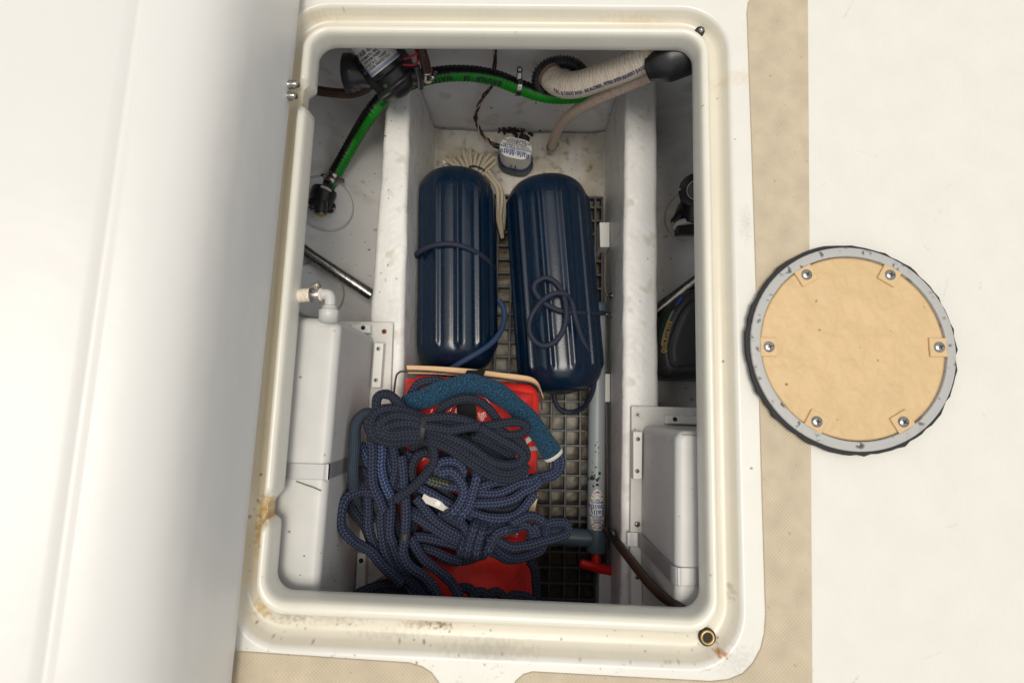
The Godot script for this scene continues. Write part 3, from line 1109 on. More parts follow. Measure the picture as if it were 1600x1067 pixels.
	part("tank_body", slab([Vector2(0.2086, 0.0278), Vector2(0.5, Vector3(0.236, -0.22, 0.0282).z), Vector2(0.5, 0.5), Vector2(0.2043, 0.19) + Vector2(-0.004, 0.28)], 0.014, -0.2195, -0.05, 0.009, 4), M.tank_plastic, k2)
	part("rim_stain", slab([Vector2(0.2046, 0.0307) + Vector2(0.012, 0.002), Vector2(0.34, Vector3(0.2046, -0.05, 0.0314).z + 0.001), Vector2(0.34, Vector3(0.2045, -0.05, 0.033).z), Vector2(0.2045, 0.033) + Vector2(0.012, 0)], 0.0005, -0.052, -0.0492, 0.0002, 1), M.fuel_stain, k2)
	var zc: float = (Vector3(0.2042, -0.05, 0.202)).z
	var xr: float = (Vector3(0.2042, -0.05, 0.202)).x
	var st2 := thing("tank_strap", "bare metal strap over the right tank, its foot screwed to the board", "strap", Vector3(xr, -0.05, zc))
	var bd := part("band", ribbon(smooth([Vector3(0.5, -0.0485, zc), Vector3(xr + 0.03, -0.0485, zc), Vector3(xr + 0.007, -0.0486, zc), Vector3(xr - 0.001, -0.054, zc), Vector3(xr - 0.0025, -0.075, zc), Vector3(xr - 0.0025, -0.19, zc), Vector3(xr - 0.0027, -0.213, zc), Vector3(xr - 0.006, -0.2175, zc), Vector3(xr - 0.02, -0.2185, zc)], 5), Vector3(0, 0, 0.021), 0.0016), M.strap_metal, st2)
	screw(bd, Vector3(0.2064, -0.217, 0.2015), 0.004)


func build_grating() -> void:
	var o := thing("floor_grating", "dark grey plastic floor grating in the bottom of the locker", "grating", Vector3(0.02, -0.455, 0))
	var g := Vector3(0.1097, -0.42, -0.0084)
	var p := 0.0287
	var x1: float = (Vector3(0.1813, -0.42, 0.0063)).x
	var z0: float = (Vector3(0.1729, -0.42, -0.4317)).z
	var z1 := 0.41
	var x := g.x
	while x - p > -0.15: x -= p
	var x0 := x
	var xs := []
	while x < x1 - 0.008:
		xs.append(x)
		x += p
	xs.append(x1)
	for q in xs: part("bar", block(Vector3(0.0046, 0.02, z1 - z0), 0.0008, Transform3D(Basis(), Vector3(q, -0.4301, (z0 + z1) * 0.5))), M.grating_plastic, o)
	var z := g.z
	while z - p > z0: z -= p
	var zs := [z0]
	while z < z1:
		if z - z0 > 0.006: zs.append(z)
		z += p
	for q in zs: part("cross_bar", block(Vector3(x1 - x0 + 0.004, 0.018, 0.0046), 0.0008, Transform3D(Basis(), Vector3((x0 + x1) * 0.5, -0.4296, q))), M.grating_plastic, o)


func build_bilge_pump() -> void:
	var top := Vector3(-0.0011, -0.385, -0.5175)
	var base := Vector3(top.x + 0.001, -0.455, top.z + 0.002)
	var o := thing("bilge_pump", "white oval bilge pump with blue lettering on a dark blue base", "pump", base)
	var turn := Basis(Vector3.UP, -0.2)
	var xf := Transform3D(turn, Vector3(top.x, 0, top.z))
	part("body", slab(rect(-0.0335, -0.022, 0.0335, 0.022), 0.0215, -0.44, -0.385, 0.002, 3, xf), M.plastic_white, o)
	var st := part("strainer", slab(rect(-0.037, -0.0255, 0.037, 0.0255), 0.025, -0.457, -0.428, 0.003, 2, xf), M.pump_blue, o)
	for k in 26:
		var a := PI * (k + 0.5) / 26.0
		var q := Vector3(cos(a) * 0.0375, -0.443, 0.0 + sin(a) * 0.026)
		part("slat", block(Vector3(0.0022, 0.022, 0.0022), 0.0004, xf * Transform3D(Basis(Vector3.UP, -a), q)), M.pump_blue, st)
	for x in [-0.005, 0.0045]: part("clip_slot", block(Vector3(0.0018, 0.014, 0.002), 0.0003, xf * Transform3D(Basis(), Vector3(x, -0.424, 0.0223))), M.dirt, o)
	part("cable_gland", tube(PackedVector3Array([xf * Vector3(-0.03, -0.4, -0.002), xf * Vector3(-0.0475, -0.4, -0.004)]), 0.0055, 12), M.plastic_black, o)
	part("outlet", tube(PackedVector3Array([xf * Vector3(0.004, -0.42, -0.015), xf * Vector3(0.01, -0.415, -0.045)]), 0.012, 16), M.plastic_black, o)
	var f := font(true)
	var lines := [["Rule-Mate", 0.0125, 0.0125, "ink_blue"], ["750 GPH, 2850 LPH", 0.0052, 0.0065, "ink_blue"], ["Automated Bilge Pump", 0.0058, 0.0015, "ink_blue"], ["12 Volts, 3A, 5 amp fuse", 0.0046, -0.0035, "ink_black"], ["Ignition Protected", 0.0042, -0.008, "ink_navy"], ["Beverly, Massachusetts", 0.0046, -0.0125, "ink_navy"], ["MADE IN U.S.A.", 0.0042, -0.0165, "ink_navy"]]
	for l in lines: words(l[0], l[1], xf * Vector3(0.0, -0.3846, l[2]), turn * Vector3.LEFT, turn * Vector3.BACK, M[l[3]], o, f)
	part("dirt_mark", block(Vector3(0.002, 0.0004, 0.004), 0.0001, xf * Transform3D(Basis(Vector3.UP, 0.3), Vector3(-0.0005, -0.3848, -0.011))), M.dirt, o)
	part("dirt_mark", block(Vector3(0.0035, 0.0004, 0.0018), 0.0001, xf * Transform3D(Basis(Vector3.UP, -0.6), Vector3(-0.022, -0.3848, -0.001))), M.dirt, o)
	var path := smooth([Vector3(-0.0368, -0.0973, -0.578), Vector3(-0.0399, -0.1966, -0.578), Vector3(-0.0451, -0.2563, -0.574), Vector3(-0.063, -0.2931, -0.57), Vector3(-0.082, -0.3466, -0.566), Vector3(-0.0774, -0.3789, -0.555), Vector3(-0.0608, -0.3727, -0.53), Vector3(-0.0447, -0.3412, -0.5), xf * Vector3(-0.047, -0.4, -0.004)], 10)
	var w := thing("pump_cable", "twisted pair of maroon and brown wires running up from the bilge pump", "cable", path[30])
	for k in 3:
		var q := PackedVector3Array()
		var fr := frames(path, Vector3(0, 0.3, 1))
		for i in path.size():
			var a := i * 0.42 + k * TAU / 3.0
			q.append(path[i] + (fr[i][1] * cos(a) + fr[i][2] * sin(a)) * 0.0024)
		part("wire", tube(q, 0.0017 if k < 2 else 0.0012, 8), [M.wire_maroon, M.dirt, M.wire_pale][k], w)
	part("cable_tie", tube(PackedVector3Array([path[42], path[43]]), 0.0048, 10), M.plastic_black, w)
	# the muck behind the pump
	var muck := []
	for k in 34:
		var at := Vector3(-0.002, -0.447, -0.5853) + Vector3(rng.randfn(0, 0.017), rng.randf_range(0, 0.012), rng.randfn(0, 0.004))
		muck.append(block(Vector3(rng.randf_range(0.004, 0.013), 0.003, rng.randf_range(0.003, 0.007)), 0.001, Transform3D(Basis(Vector3.UP, rng.randf() * 3.0) * Basis(Vector3.RIGHT, rng.randf_range(-0.5, 0.5)), at)))
	var mk := structure("bilge_muck", joined(muck), M.dirt)
	mk.set_meta("kind", "stuff")


func clamp_ring(parent: Node3D, a: Vector3, b: Vector3, r: float, side: Vector3) -> void:
	var c := part("hose_clamp", tube(PackedVector3Array([a, b]), r, 24), M.steel, parent)
	var t := (b - a).normalized()
	var s := (side - t * side.dot(t)).normalized()
	var m := a.lerp(b, 0.5) + s * (r + 0.002)
	var d := t.cross(s)
	part("clamp_screw", spun([Vector2(0, -0.008), Vector2(0.003, -0.008), Vector2(0.0034, 0.001), Vector2(0.0046, 0.002), Vector2(0.0046, 0.0065), Vector2(0, 0.0072)], 8, axis_at(m, d)), M.steel, c)


func ribbed(path: PackedVector3Array, r: float, depth: float, pitch: float) -> Array:
	# resamples a path finely and gives a radius for every point, so that the ribs are real
	var pts := PackedVector3Array()
	var rad := []
	var s := 0.0
	var step := pitch / 4.0
	var want := 0.0
	for i in path.size() - 1:
		var d := path[i].distance_to(path[i + 1])
		while want <= s + d:
			pts.append(path[i].lerp(path[i + 1], (want - s) / d))
			rad.append(r + depth * (0.5 + 0.5 * cos(want / pitch * TAU)))
			want += step
		s += d
	return [pts, rad]


func build_hoses() -> void:
	# black hose with a green stripe
	var gp := smooth([Vector3(-0.3458, -0.305, -0.3922), Vector3(-0.3327, -0.3, -0.4163), Vector3(-0.3146, -0.29, -0.4427), Vector3(-0.2909, -0.275, -0.4748), Vector3(-0.2531, -0.2268, -0.49), Vector3(-0.2216, -0.2095, -0.515), Vector3(-0.1768, -0.1881, -0.525), Vector3(-0.1264, -0.1738, -0.53), Vector3(-0.0775, -0.1733, -0.532), Vector3(-0.0361, -0.1833, -0.532), Vector3(0.0032, -0.1998, -0.528), Vector3(0.0446, -0.2072, -0.52), Vector3(0.0872, -0.2014, -0.515), Vector3(0.1171, -0.1862, -0.515), Vector3(0.1458, -0.1706, -0.53)], 14)
	var gr := ribbed(gp, 0.0118, 0.0009, 0.0068)
	var o := thing("striped_hose", "black ribbed hose with a bright green stripe arching across the far wall", "hose", gp[60])
	part("hose", tube(gr[0], PackedFloat32Array(gr[1]), 20, Vector3(0.45, 0.12, 0.9)), M.hose_green, o)
	clamp_ring(o, gp[4], gp[8], 0.0138, Vector3(-0.8, 0, -0.6))
	clamp_ring(o, gp[9], gp[13], 0.0138, Vector3(0.8, 0, 0.6))
	var rev := gp.duplicate()
	rev.reverse()
	words_along("BRUNA   M     WATER HOSE - LD 18 mm", 0.0125, rev, 0.0125, Vector3(0.3, 0.35, 0.9), 0.19, M.ink_black, o)
	# bracket that holds it to the wall
	var bq := Vector3(0.0018, -0.2011, -0.545)
	var b := thing("hose_bracket", "steel saddle clip holding the green-striped hose to the far wall", "hose clip", bq)
	var arc := PackedVector3Array()
	var hc: Vector3 = Vector3(0.001, -0.1989, -0.5285)
	for i in 15:
		var a := lerpf(-0.9, 2.5, i / 14.0)
		arc.append(hc + Vector3(0.003 * sin(a), sin(a) * 0.0142, cos(a) * 0.0142))
	part("saddle", ribbon(arc, Vector3(0.008, 0.0, 0.0), 0.0014), M.steel, b)
	var tb := Vector3(0.0025, -0.1779, -0.545)
	part("tab", tube(PackedVector3Array([hc + Vector3(0.001, 0.012, -0.004), tb]), 0.0045, 12, Vector3(0, 0.3, 1), 0.4), M.steel, b)
	part("bolt", spun([Vector2(0, -0.004), Vector2(0.005, -0.004), Vector2(0.005, 0.002), Vector2(0.003, 0.004), Vector2(0, 0.0045)], 12, axis_at(tb + Vector3(0, 0.003, 0.003), Vector3(0, 0.6, 0.8))), M.steel, b)

	# black corrugated hose curling behind the big white one
	var bp := smooth([Vector3(0.111, -0.2035, -0.54), Vector3(0.1036, -0.1819, -0.548), Vector3(0.0811, -0.1691, -0.552), Vector3(0.0541, -0.1688, -0.55), Vector3(0.036, -0.176, -0.54), Vector3(0.0339, -0.193, -0.53), Vector3(0.0511, -0.2083, -0.522), Vector3(0.0838, -0.2209, -0.525)], 14)
	var br := ribbed(bp, 0.0085, 0.0024, 0.0046)
	solo("corrugated_hose", tube(br[0], PackedFloat32Array(br[1]), 18), M.plastic_satin, "black corrugated hose curled behind the big white hose", "hose", bp[40])

	# big white hose
	var wp := smooth([Vector3(0.0504, -0.172, -0.532), Vector3(0.0606, -0.1674, -0.518), Vector3(0.0764, -0.1603, -0.507), Vector3(0.099, -0.1457, -0.5), Vector3(0.127, -0.123, -0.497), Vector3(0.1534, -0.1012, -0.495), Vector3(0.1795, -0.0777, -0.495), Vector3(0.2024, -0.065, -0.5), Vector3(0.2332, -0.0492, -0.51)], 14)
	var wr := ribbed(wp, 0.0195, 0.0003, 0.0044)
	var w := thing("sanitation_hose", "thick cream white ribbed hose with dark printing, rusty at its mouth", "hose", wp[50])
	part("hose", tube(wr[0], PackedFloat32Array(wr[1]), 28, Vector3(0, 0.7, 0.7)), M.hose_white, w)
	words_along("VAC. & TOILET HOSE - NO ALCOHOL, PETRO OVER SOLVENT BASED FLUIDS - HOT- TRIDENT VAC AND SANITATION", 0.0082, wp, 0.0203, Vector3(0.1, 0.5, 0.85), 0.03, M.ink_navy, w, 0.58)
	part("rusty_mouth", tube(PackedVector3Array([wp[0], wp[3], wp[6]]), 0.0204, 24, Vector3.ZERO, 1.0, false), M.hose_rust, w)
	var cz := wp[88]
	part("hose_clamp", tube(PackedVector3Array([wp[86], wp[91]]), 0.0222, 28), M.paper_cream, w)
	for k in 4: part("clamp_slot", block(Vector3(0.0012, 0.001, 0.007), 0.0002, Transform3D(Basis(Vector3.UP, 0.5), cz + Vector3(-0.004 + k * 0.0035, 0.018, 0.0135 + k * 0.0002))), M.ink_black, w)

	# the black moulding that carries both white hoses off to the right
	var mp := smooth([Vector3(0.185, -0.0716, -0.475), Vector3(0.2015, -0.06, -0.475), Vector3(0.2216, -0.0556, -0.48), Vector3(0.2542, -0.0473, -0.49)], 8)
	solo("hose_shroud", tube(mp, PackedFloat32Array(Array(range(mp.size())).map(func(i): return 0.017 + 0.009 * smoothstep(0, 12, i))), 20, Vector3(0, 0.7, 0.7), 0.8), M.plastic_black, "black plastic shroud over the hoses in the top right corner", "shroud", mp[10])

	# thinner tan hose going down to the bilge
	var tp := smooth([Vector3(0.2783, -0.0854, -0.515), Vector3(0.2367, -0.1009, -0.505), Vector3(0.1941, -0.1192, -0.495), Vector3(0.1571, -0.1507, -0.495), Vector3(0.1231, -0.1908, -0.5), Vector3(0.0975, -0.2421, -0.51), Vector3(0.0826, -0.3103, -0.525), Vector3(0.076, -0.3758, -0.535), Vector3(0.0742, -0.419, -0.54)], 14)
	var t := thing("tan_hose", "thin tan ribbed hose bending down to a clamp in the bilge", "hose", tp[70])
	part("hose", tube(tp, 0.0093, 18, Vector3(0, 0.8, 0.6)), M.hose_tan, t)
	var e := tp.size() - 1
	var d := (tp[e] - tp[e - 2]).normalized()
	part("hose_clamp", tube(PackedVector3Array([tp[e] - d * 0.004, tp[e] + d * 0.007]), 0.0105, 20), M.screw_metal, t)
	part("clamp_screw", block(Vector3(0.006, 0.006, 0.008), 0.001, Transform3D(Basis(), tp[e] + Vector3(0.012, 0.002, -0.004))), M.screw_metal, t)
	part("hose_end", tube(PackedVector3Array([tp[e], tp[e] + d * 0.014]), 0.0088, 18), M.hose_tan, t)

	# brown hoses by the water pump
	var q1 := smooth([Vector3(-0.3498, -0.1704, -0.5), Vector3(-0.3175, -0.1811, -0.5), Vector3(-0.2769, -0.1848, -0.5), Vector3(-0.2494, -0.1794, -0.505), Vector3(-0.2354, -0.1721, -0.515)], 10)
	solo("brown_hose", tube(q1, 0.0075, 16), M.hose_brown, "dark reddish brown braided hose entering under the black water pump", "hose", q1[15], "brown braided hoses at the water pump")
	var q2 := smooth([Vector3(-0.1449, -0.085, -0.5265), Vector3(-0.1381, -0.0749, -0.497), Vector3(-0.1371, -0.0969, -0.495), Vector3(-0.1375, -0.1236, -0.492)], 10)
	var h2 := thing("brown_hose", "brown braided hose dropping straight to a steel clamp right of the water pump", "hose", q2[15], "brown braided hoses at the water pump")
	part("hose", tube(q2, 0.0072, 16), M.hose_brown, h2)
	clamp_ring(h2, q2[26], q2[30], 0.0088, Vector3(1, 0, 0.4))
	part("hose_end", tube(PackedVector3Array([q2[30], q2[30] + (q2[30] - q2[28]).normalized() * 0.007]), 0.0078, 16), M.hose_tan, h2)


func build_water_pump() -> void:
	var c := Vector3(-0.1977, -0.1441, -0.51)
	var o := thing("water_pump", "black water pump with a white printed motor label, top left on the far wall", "pump", c + Vector3(0, 0, -0.05))
	var ax := (Vector3(-0.2266, -0.1, -0.5319) - Vector3(-0.2028, -0.125, -0.5061)).normalized()
	part("housing", tube(PackedVector3Array([c + ax * -0.03, c + ax * -0.022, c + ax * 0.0, c + ax * 0.03, c + ax * 0.045]), PackedFloat32Array([0.03, 0.036, 0.04, 0.04, 0.036]), 8, Vector3(0, 0.4, 0.9)), M.plastic_black, o)
	part("flange", tube(PackedVector3Array([c + ax * -0.018, c + ax * -0.013]), 0.042, 8, Vector3(0, 0.4, 0.9)), M.plastic_satin, o)
	var m0 := Vector3(-0.1989, -0.118, -0.5002)
	part("motor", tube(PackedVector3Array([m0 - ax * 0.004, m0 + ax * 0.1]), 0.0265, 28, Vector3(0, 0.5, 0.85)), M.plastic_black, o)
	var lab := part("motor_label", tube(PackedVector3Array([m0 + ax * 0.002, m0 + ax * 0.09]), 0.0269, 32, Vector3(0, 0.5, 0.85), 1.0, false), M.plastic_white, o)
	var side := Vector3(0, 0.62, 0.78)
	var nn := (side - ax * side.dot(ax)).normalized()
	var rt := ax.cross(nn)
	for l in [["PAR-MAX", 0.0085, 0.033, M.ink_black], ["AUTOMATIC WATER", 0.0042, 0.0265, M.ink_black], ["SYSTEM PUMP", 0.0042, 0.0215, M.ink_black], ["12 VOLT D.C. - 5 AMP", 0.0036, 0.0165, M.ink_black], ["IGNITION PROTECTED", 0.0032, 0.0115, M.ink_navy]]:
		words(l[0], l[1], m0 + ax * l[2] + nn * 0.0271, rt, ax, l[3], lab)
	part("label_band", tube(PackedVector3Array([m0 + ax * 0.0035, m0 + ax * 0.0075]), 0.0271, 32, Vector3(0, 0.5, 0.85), 1.0, false), M.label_blue, lab)
	# pressure tank drum on the left
	var d0 := Vector3(-0.2339, -0.1485, -0.51)
	var d1 := Vector3(-0.2706, -0.1467, -0.51)
	part("drum", tube(PackedVector3Array([d0, d0.lerp(d1, 0.35), d0.lerp(d1, 0.4), d0.lerp(d1, 0.6), d0.lerp(d1, 0.65), d1]), PackedFloat32Array([0.02, 0.022, 0.026, 0.026, 0.0285, 0.0285]), 28), M.plastic_satin, o)
	part("outlet", tube(PackedVector3Array([c + Vector3(0.02, -0.012, 0), Vector3(-0.153, -0.1374, -0.5)]), 0.0085, 16), M.plastic_black, o)
	part("outlet_nut", tube(PackedVector3Array([Vector3(-0.1623, -0.1346, -0.5), Vector3(-0.1486, -0.1358, -0.498)]), 0.0125, 10), M.plastic_black, o)
	part("clip", tube(PackedVector3Array([Vector3(-0.1488, -0.096, -0.488), Vector3(-0.1487, -0.1167, -0.486), Vector3(-0.1518, -0.1449, -0.488)]), 0.005, 10), M.plastic_satin, o)
	part("green_dot", spun([Vector2(0, 0.001), Vector2(0.003, 0.0006), Vector2(0.0032, 0)], 12, axis_at(Vector3(-0.1971, -0.1102, -0.4655), Vector3(0, 0.3, 1))), M.decal_green, o)
	for k in 2:
		var pts: Array = [[Vector3(-0.1658, -0.0825, -0.49), Vector3(-0.1521, -0.0739, -0.488), Vector3(-0.1441, -0.0696, -0.49), Vector3(-0.1476, -0.0713, -0.5), Vector3(-0.1475, -0.0538, -0.51)], [Vector3(-0.1685, -0.0952, -0.49), Vector3(-0.1528, -0.0919, -0.488), Vector3(-0.1464, -0.0874, -0.49), Vector3(-0.1464, -0.0846, -0.5), Vector3(-0.1448, -0.0537, -0.51)]][k]
		solo("pump_wire", tube(smooth(pts, 8), 0.0016, 8), M.wire_red, ["upper red wire from the side of the water pump", "lower red wire looping from the side of the water pump"][k], "wire", pts[1], "red wires of the water pump")


func build_side_bays() -> void:
	# left bay: round pads on the hull, the black valve
	var slope := Vector3(0.56, 0.83, 0).normalized()
	var pad := func(at: Vector3, r: float, label: String):
		solo("hull_pad", spun([Vector2(0, 0.007), Vector2(r - 0.004, 0.007), Vector2(r - 0.001, 0.0045), Vector2(r + 0.003, -0.001), Vector2(r + 0.004, -0.012)], 48, axis_at(at, slope if at.x < 0 else Vector3(-0.5, 0.86, 0).normalized())), M.hull_paint, label, "pad", at, "round painted pads on the hull")
	pad.call(Vector3(-0.3502, -0.3069, -0.3596), 0.05, "round painted pad on the hull under the black Y-shaped valve")
	pad.call(Vector3(-0.3562, -0.3031, -0.1937), 0.05, "round painted pad on the hull behind the end of the left tank")
	pad.call(Vector3(0.3385, -0.3383, -0.367), 0.05, "round painted pad on the hull under the black seacock on the right")
	var v := Vector3(-0.3438, -0.2787, -0.3638)
	var o := thing("valve", "black Y-shaped valve at the lower end of the green-striped hose", "valve", v)
	var h0 := Vector3(-0.3458, -0.305, -0.3922)
	part("hose_barb", tube(PackedVector3Array([h0 + (h0 - v) * 0.1, Vector3(-0.3409, -0.2735, -0.3653)]), 0.0098, 14), M.plastic_black, o)
	part("collar", tube(PackedVector3Array([Vector3(-0.3439, -0.2835, -0.3743), Vector3(-0.3467, -0.2813, -0.3589)]), PackedFloat32Array([0.022, 0.021]), 12), M.plastic_black, o)
	part("collar_ring", tube(PackedVector3Array([Vector3(-0.3395, -0.2746, -0.3724), Vector3(-0.3402, -0.274, -0.3691)]), 0.0135, 20), M.cloth_white, o)
	part("body", tube(PackedVector3Array([Vector3(-0.3453, -0.2825, -0.3654), Vector3(-0.3467, -0.2815, -0.341)]), PackedFloat32Array([0.021, 0.016]), 12), M.plastic_black, o)
	part("outlet", tube(PackedVector3Array([Vector3(-0.3406, -0.2638, -0.3459), Vector3(-0.3408, -0.264, -0.3237)]), 0.0105, 14), M.plastic_satin, o)
	part("brass_insert", tube(PackedVector3Array([Vector3(-0.3408, -0.2639, -0.3243), Vector3(-0.3408, -0.2638, -0.3213)]), 0.0086, 14), M.brass, o)
	for q in [[Vector3(-0.3293, -0.2938, -0.3439), Vector3(-0.3423, -0.2805, -0.3491)], [Vector3(-0.3608, -0.26, -0.3357), Vector3(-0.3455, -0.2704, -0.3496)]]:
		var lug := part("lug", tube(PackedVector3Array([q[0], q[1]]), PackedFloat32Array([0.0085, 0.018]), 12, Vector3.UP, 0.45), M.plastic_black, o)
		part("bolt", spun([Vector2(0, 0.003), Vector2(0.0028, 0.002), Vector2(0.003, 0)], 10, axis_at(q[0] + Vector3(0, 0.003, 0), Vector3.UP)), M.steel, lug)

	# steel tubes that run from the hull to the stringers
	var a := [Vector3(-0.4085, -0.27, -0.2871), Vector3(-0.3582, -0.28, -0.2519), Vector3(-0.2566, -0.31, -0.1905)]
	solo("steel_tube", tube(PackedVector3Array(a), 0.0105, 24), M.steel, "dull steel tube slanting to the left stringer above the left tank", "tube", a[1], "steel tubes behind the stringers")
	var b := [Vector3(0.2608, -0.33, -0.1743), Vector3(0.2996, -0.31, -0.2033), Vector3(0.3642, -0.28, -0.2548)]
	solo("steel_tube", tube(PackedVector3Array(b), 0.0115, 24), M.steel, "dull steel tube slanting up from the right stringer above the black jug", "tube", b[1], "steel tubes behind the stringers")

	# right bay: seacock
	var s := Vector3(0.3229, -0.3, -0.3825)
	var k := thing("seacock", "black seacock with a white lever, half hidden under the right coaming", "valve", Vector3(0.3343, -0.34, -0.3739))
	part("backing_block", slab([Vector2(0.3146, -0.3905), Vector2(0.3598, -0.3916), Vector2(0.3588, -0.3511), Vector2(0.2981, -0.3497)], 0.006, -0.345, -0.333, 0.002, 2), M.wood_pad, k)
	part("body", tube(PackedVector3Array([Vector3(0.3364, -0.32, -0.3475), Vector3(0.3334, -0.31, -0.377), Vector3(0.3302, -0.3, -0.395)]), PackedFloat32Array([0.03, 0.024, 0.028]), 20), M.plastic_black, k)
	part("cap", spun([Vector2(0, 0.016), Vector2(0.014, 0.015), Vector2(0.0155, 0.013), Vector2(0.0165, 0.008), Vector2(0.028, 0.006), Vector2(0.03, 0.003), Vector2(0.03, -0.012), Vector2(0.026, -0.02)], 28, axis_at(Vector3(0.3271, -0.285, -0.3921), Vector3(-0.25, 0.9, 0.35))), M.plastic_satin, k)
	part("cap_line", spun([Vector2(0.0158, 0.0135), Vector2(0.0168, 0.0138), Vector2(0.0172, 0.0125), Vector2(0.0158, 0.0122)], 28, axis_at(Vector3(0.3271, -0.285, -0.3921), Vector3(-0.25, 0.9, 0.35))), M.strip_white, k)
	part("wing", tube(PackedVector3Array([Vector3(0.2963, -0.322, -0.3411), Vector3(0.3264, -0.318, -0.359)]), PackedFloat32Array([0.009, 0.022]), 16, Vector3.UP, 0.5), M.plastic_black, k)
	part("wing_screw", spun([Vector2(0, 0.002), Vector2(0.0035, 0.0012), Vector2(0.0038, 0)], 12, axis_at(Vector3(0.2953, -0.315, -0.3398), Vector3.UP)), M.brass, k)
	part("lever", tube(smooth([Vector3(0.2958, -0.31, -0.327), Vector3(0.3036, -0.308, -0.3374), Vector3(0.3219, -0.306, -0.342), Vector3(0.3533, -0.305, -0.3448)], 5), 0.0062, 14, Vector3.UP, 0.8), M.strip_white, k)
	part("lever_grip", slab([Vector2(0.2955, -0.3313), Vector2(0.359, -0.3364), Vector2(0.3585, -0.317), Vector2(0.2952, -0.3143)], 0.004, -0.316, -0.3, 0.003, 3), M.plastic_satin, k)
	part("paint_fleck", block(Vector3(0.005, 0.003, 0.003), 0.001, Transform3D(Basis(Vector3.UP, 0.6), Vector3(0.2964, -0.283, -0.3917))), M.strip_white, k)

	# the black oil jug
	var jc := Vector3(0.3232, -0.3, -0.1162)
	var j := thing("oil_jug", "black plastic jug with gold lettering lying in the right bay", "jug", Vector3(0.3321, -0.36, -0.0933))
	var rows := []
	var outline := [Vector3(0.3008, -0.28, -0.1889), Vector3(0.2688, -0.28, -0.1462), Vector3(0.2582, -0.28, -0.1011), Vector3(0.2554, -0.28, -0.0568)]
	var body := [Vector2(0.3067, -0.2096), Vector2(0.3871, -0.2205), Vector2(0.3819, -0.0536), Vector2(0.2514, -0.055)]
	# a jug lying on its back: rounded outline, raised front panel
	var shape := func(grow: float, y: float) -> PackedVector3Array:
		var pts := PackedVector3Array()
		var sp := smooth([Vector3(0.2559, -0.27, -0.0638), Vector3(0.2508, -0.27, -0.0944), Vector3(0.2579, -0.27, -0.1332), Vector3(0.275, -0.27, -0.1705), Vector3(0.2998, -0.27, -0.1981), Vector3(0.3311, -0.27, -0.2079), Vector3(0.3867, -0.27, -0.2069), Vector3(0.396, -0.27, -0.1531), Vector3(0.3914, -0.27, -0.0756), Vector3(0.3711, -0.27, -0.0556), Vector3(0.3167, -0.27, -0.0532), Vector3(0.2732, -0.27, -0.0533), Vector3(0.2559, -0.27, -0.0638)], 6)
		var mid := Vector3(0.3236, -0.27, -0.1181)
		for p in sp:
			var d: Vector3 = p - mid
			pts.append(mid + d * (1.0 + grow / maxf(0.02, d.length())) + Vector3(0, y + 0.27, 0))
		return pts
	for p in [[-0.06, -0.37], [0.0, -0.365], [0.004, -0.35], [0.004, -0.3], [0.002, -0.282], [-0.004, -0.272], [-0.011, -0.267], [-0.015, -0.2655], [-0.0175, -0.2668], [-0.019, -0.2685], [-0.021, -0.2675], [-0.024, -0.264], [-0.03, -0.262], [-0.05, -0.261]]:
		rows.append(shape.call(p[0], p[1]))
	var lastrow := PackedVector3Array()
	for q in rows[0].size(): lastrow.append(Vector3(0.3202, -0.261, -0.1169))
	rows.append(lastrow)
	part("jug_body", lattice(rows, true), M.jug_plastic, j)
	var curve := smooth([Vector3(0.2585, -0.2665, -0.092), Vector3(0.263, -0.2655, -0.1205), Vector3(0.2721, -0.2655, -0.1495), Vector3(0.2851, -0.267, -0.1735)], 10)
	words_along("QUICKSILVER", 0.0112, curve, 0.001, Vector3(-0.25, 1, 0), 0.0, M.gold, j, 0.8)
	part("decal_stripe", ribbon(smooth([Vector3(0.2577, -0.2705, -0.1056), Vector3(0.2623, -0.2702, -0.1278), Vector3(0.2715, -0.2702, -0.1525), Vector3(0.2797, -0.271, -0.1674)], 6), Vector3(0.0055, -0.002, 0.002), 0.0006), M.decal_silver, j)
	part("green_stripe", ribbon(smooth([Vector3(0.2539, -0.276, -0.1117), Vector3(0.2586, -0.276, -0.1341), Vector3(0.2689, -0.276, -0.1579), Vector3(0.2837, -0.276, -0.1809)], 6), Vector3(0.004, -0.004, 0.002), 0.0006), M.decal_green, j)
	part("blue_red_mark", ribbon(PackedVector3Array([Vector3(0.2814, -0.2655, -0.1754), Vector3(0.2919, -0.2665, -0.1904)]), Vector3(0.0045, 0, 0.002), 0.0006), M.decal_blue, j)


func fender_mesh(a: Vector3, b: Vector3, r: float, spin: float) -> ArrayMesh:
	var l := a.distance_to(b)
	var xf := axis_at(a, b - a)
	var rows := []
	var segs := 216
	var ts := []
	for k in 9: ts.append([0.0005 * k, lerpf(0.014, 0.03, k / 8.0)])
	for k in 14:
		var t := PI / 2 * (k + 1) / 14.0
		ts.append([0.004 + 0.05 * (1.0 - cos(t)), 0.03 + (r - 0.03) * pow(sin(t), 0.8)])
	var half := ts.duplicate()
	for k in 24: ts.append([lerpf(0.056, l - 0.056, (k + 0.5) / 24.0), r])
	half.reverse()
	for q in half: ts.append([l - q[0], q[1]])
	for q in ts:
		var row := PackedVector3Array()
		var e := smoothstep(0.037, 0.05, minf(q[0], l - q[0]))
		for j in segs + 1:
			var ang := TAU * (j % segs) / segs
			var per := TAU / 12.0
			var d := (fposmod(ang + spin, per) - per * 0.5) * r
			var bump := 0.0042 * exp(-pow(d / 0.0042, 2.0)) - 0.0009 * exp(-pow((absf(d) - 0.008) / 0.003, 2.0))
			var rr: float = q[1] + bump * e
			row.append(xf * Vector3(cos(ang) * rr, q[0], sin(ang) * rr))
		rows.append(row)
	return lattice(rows, true)


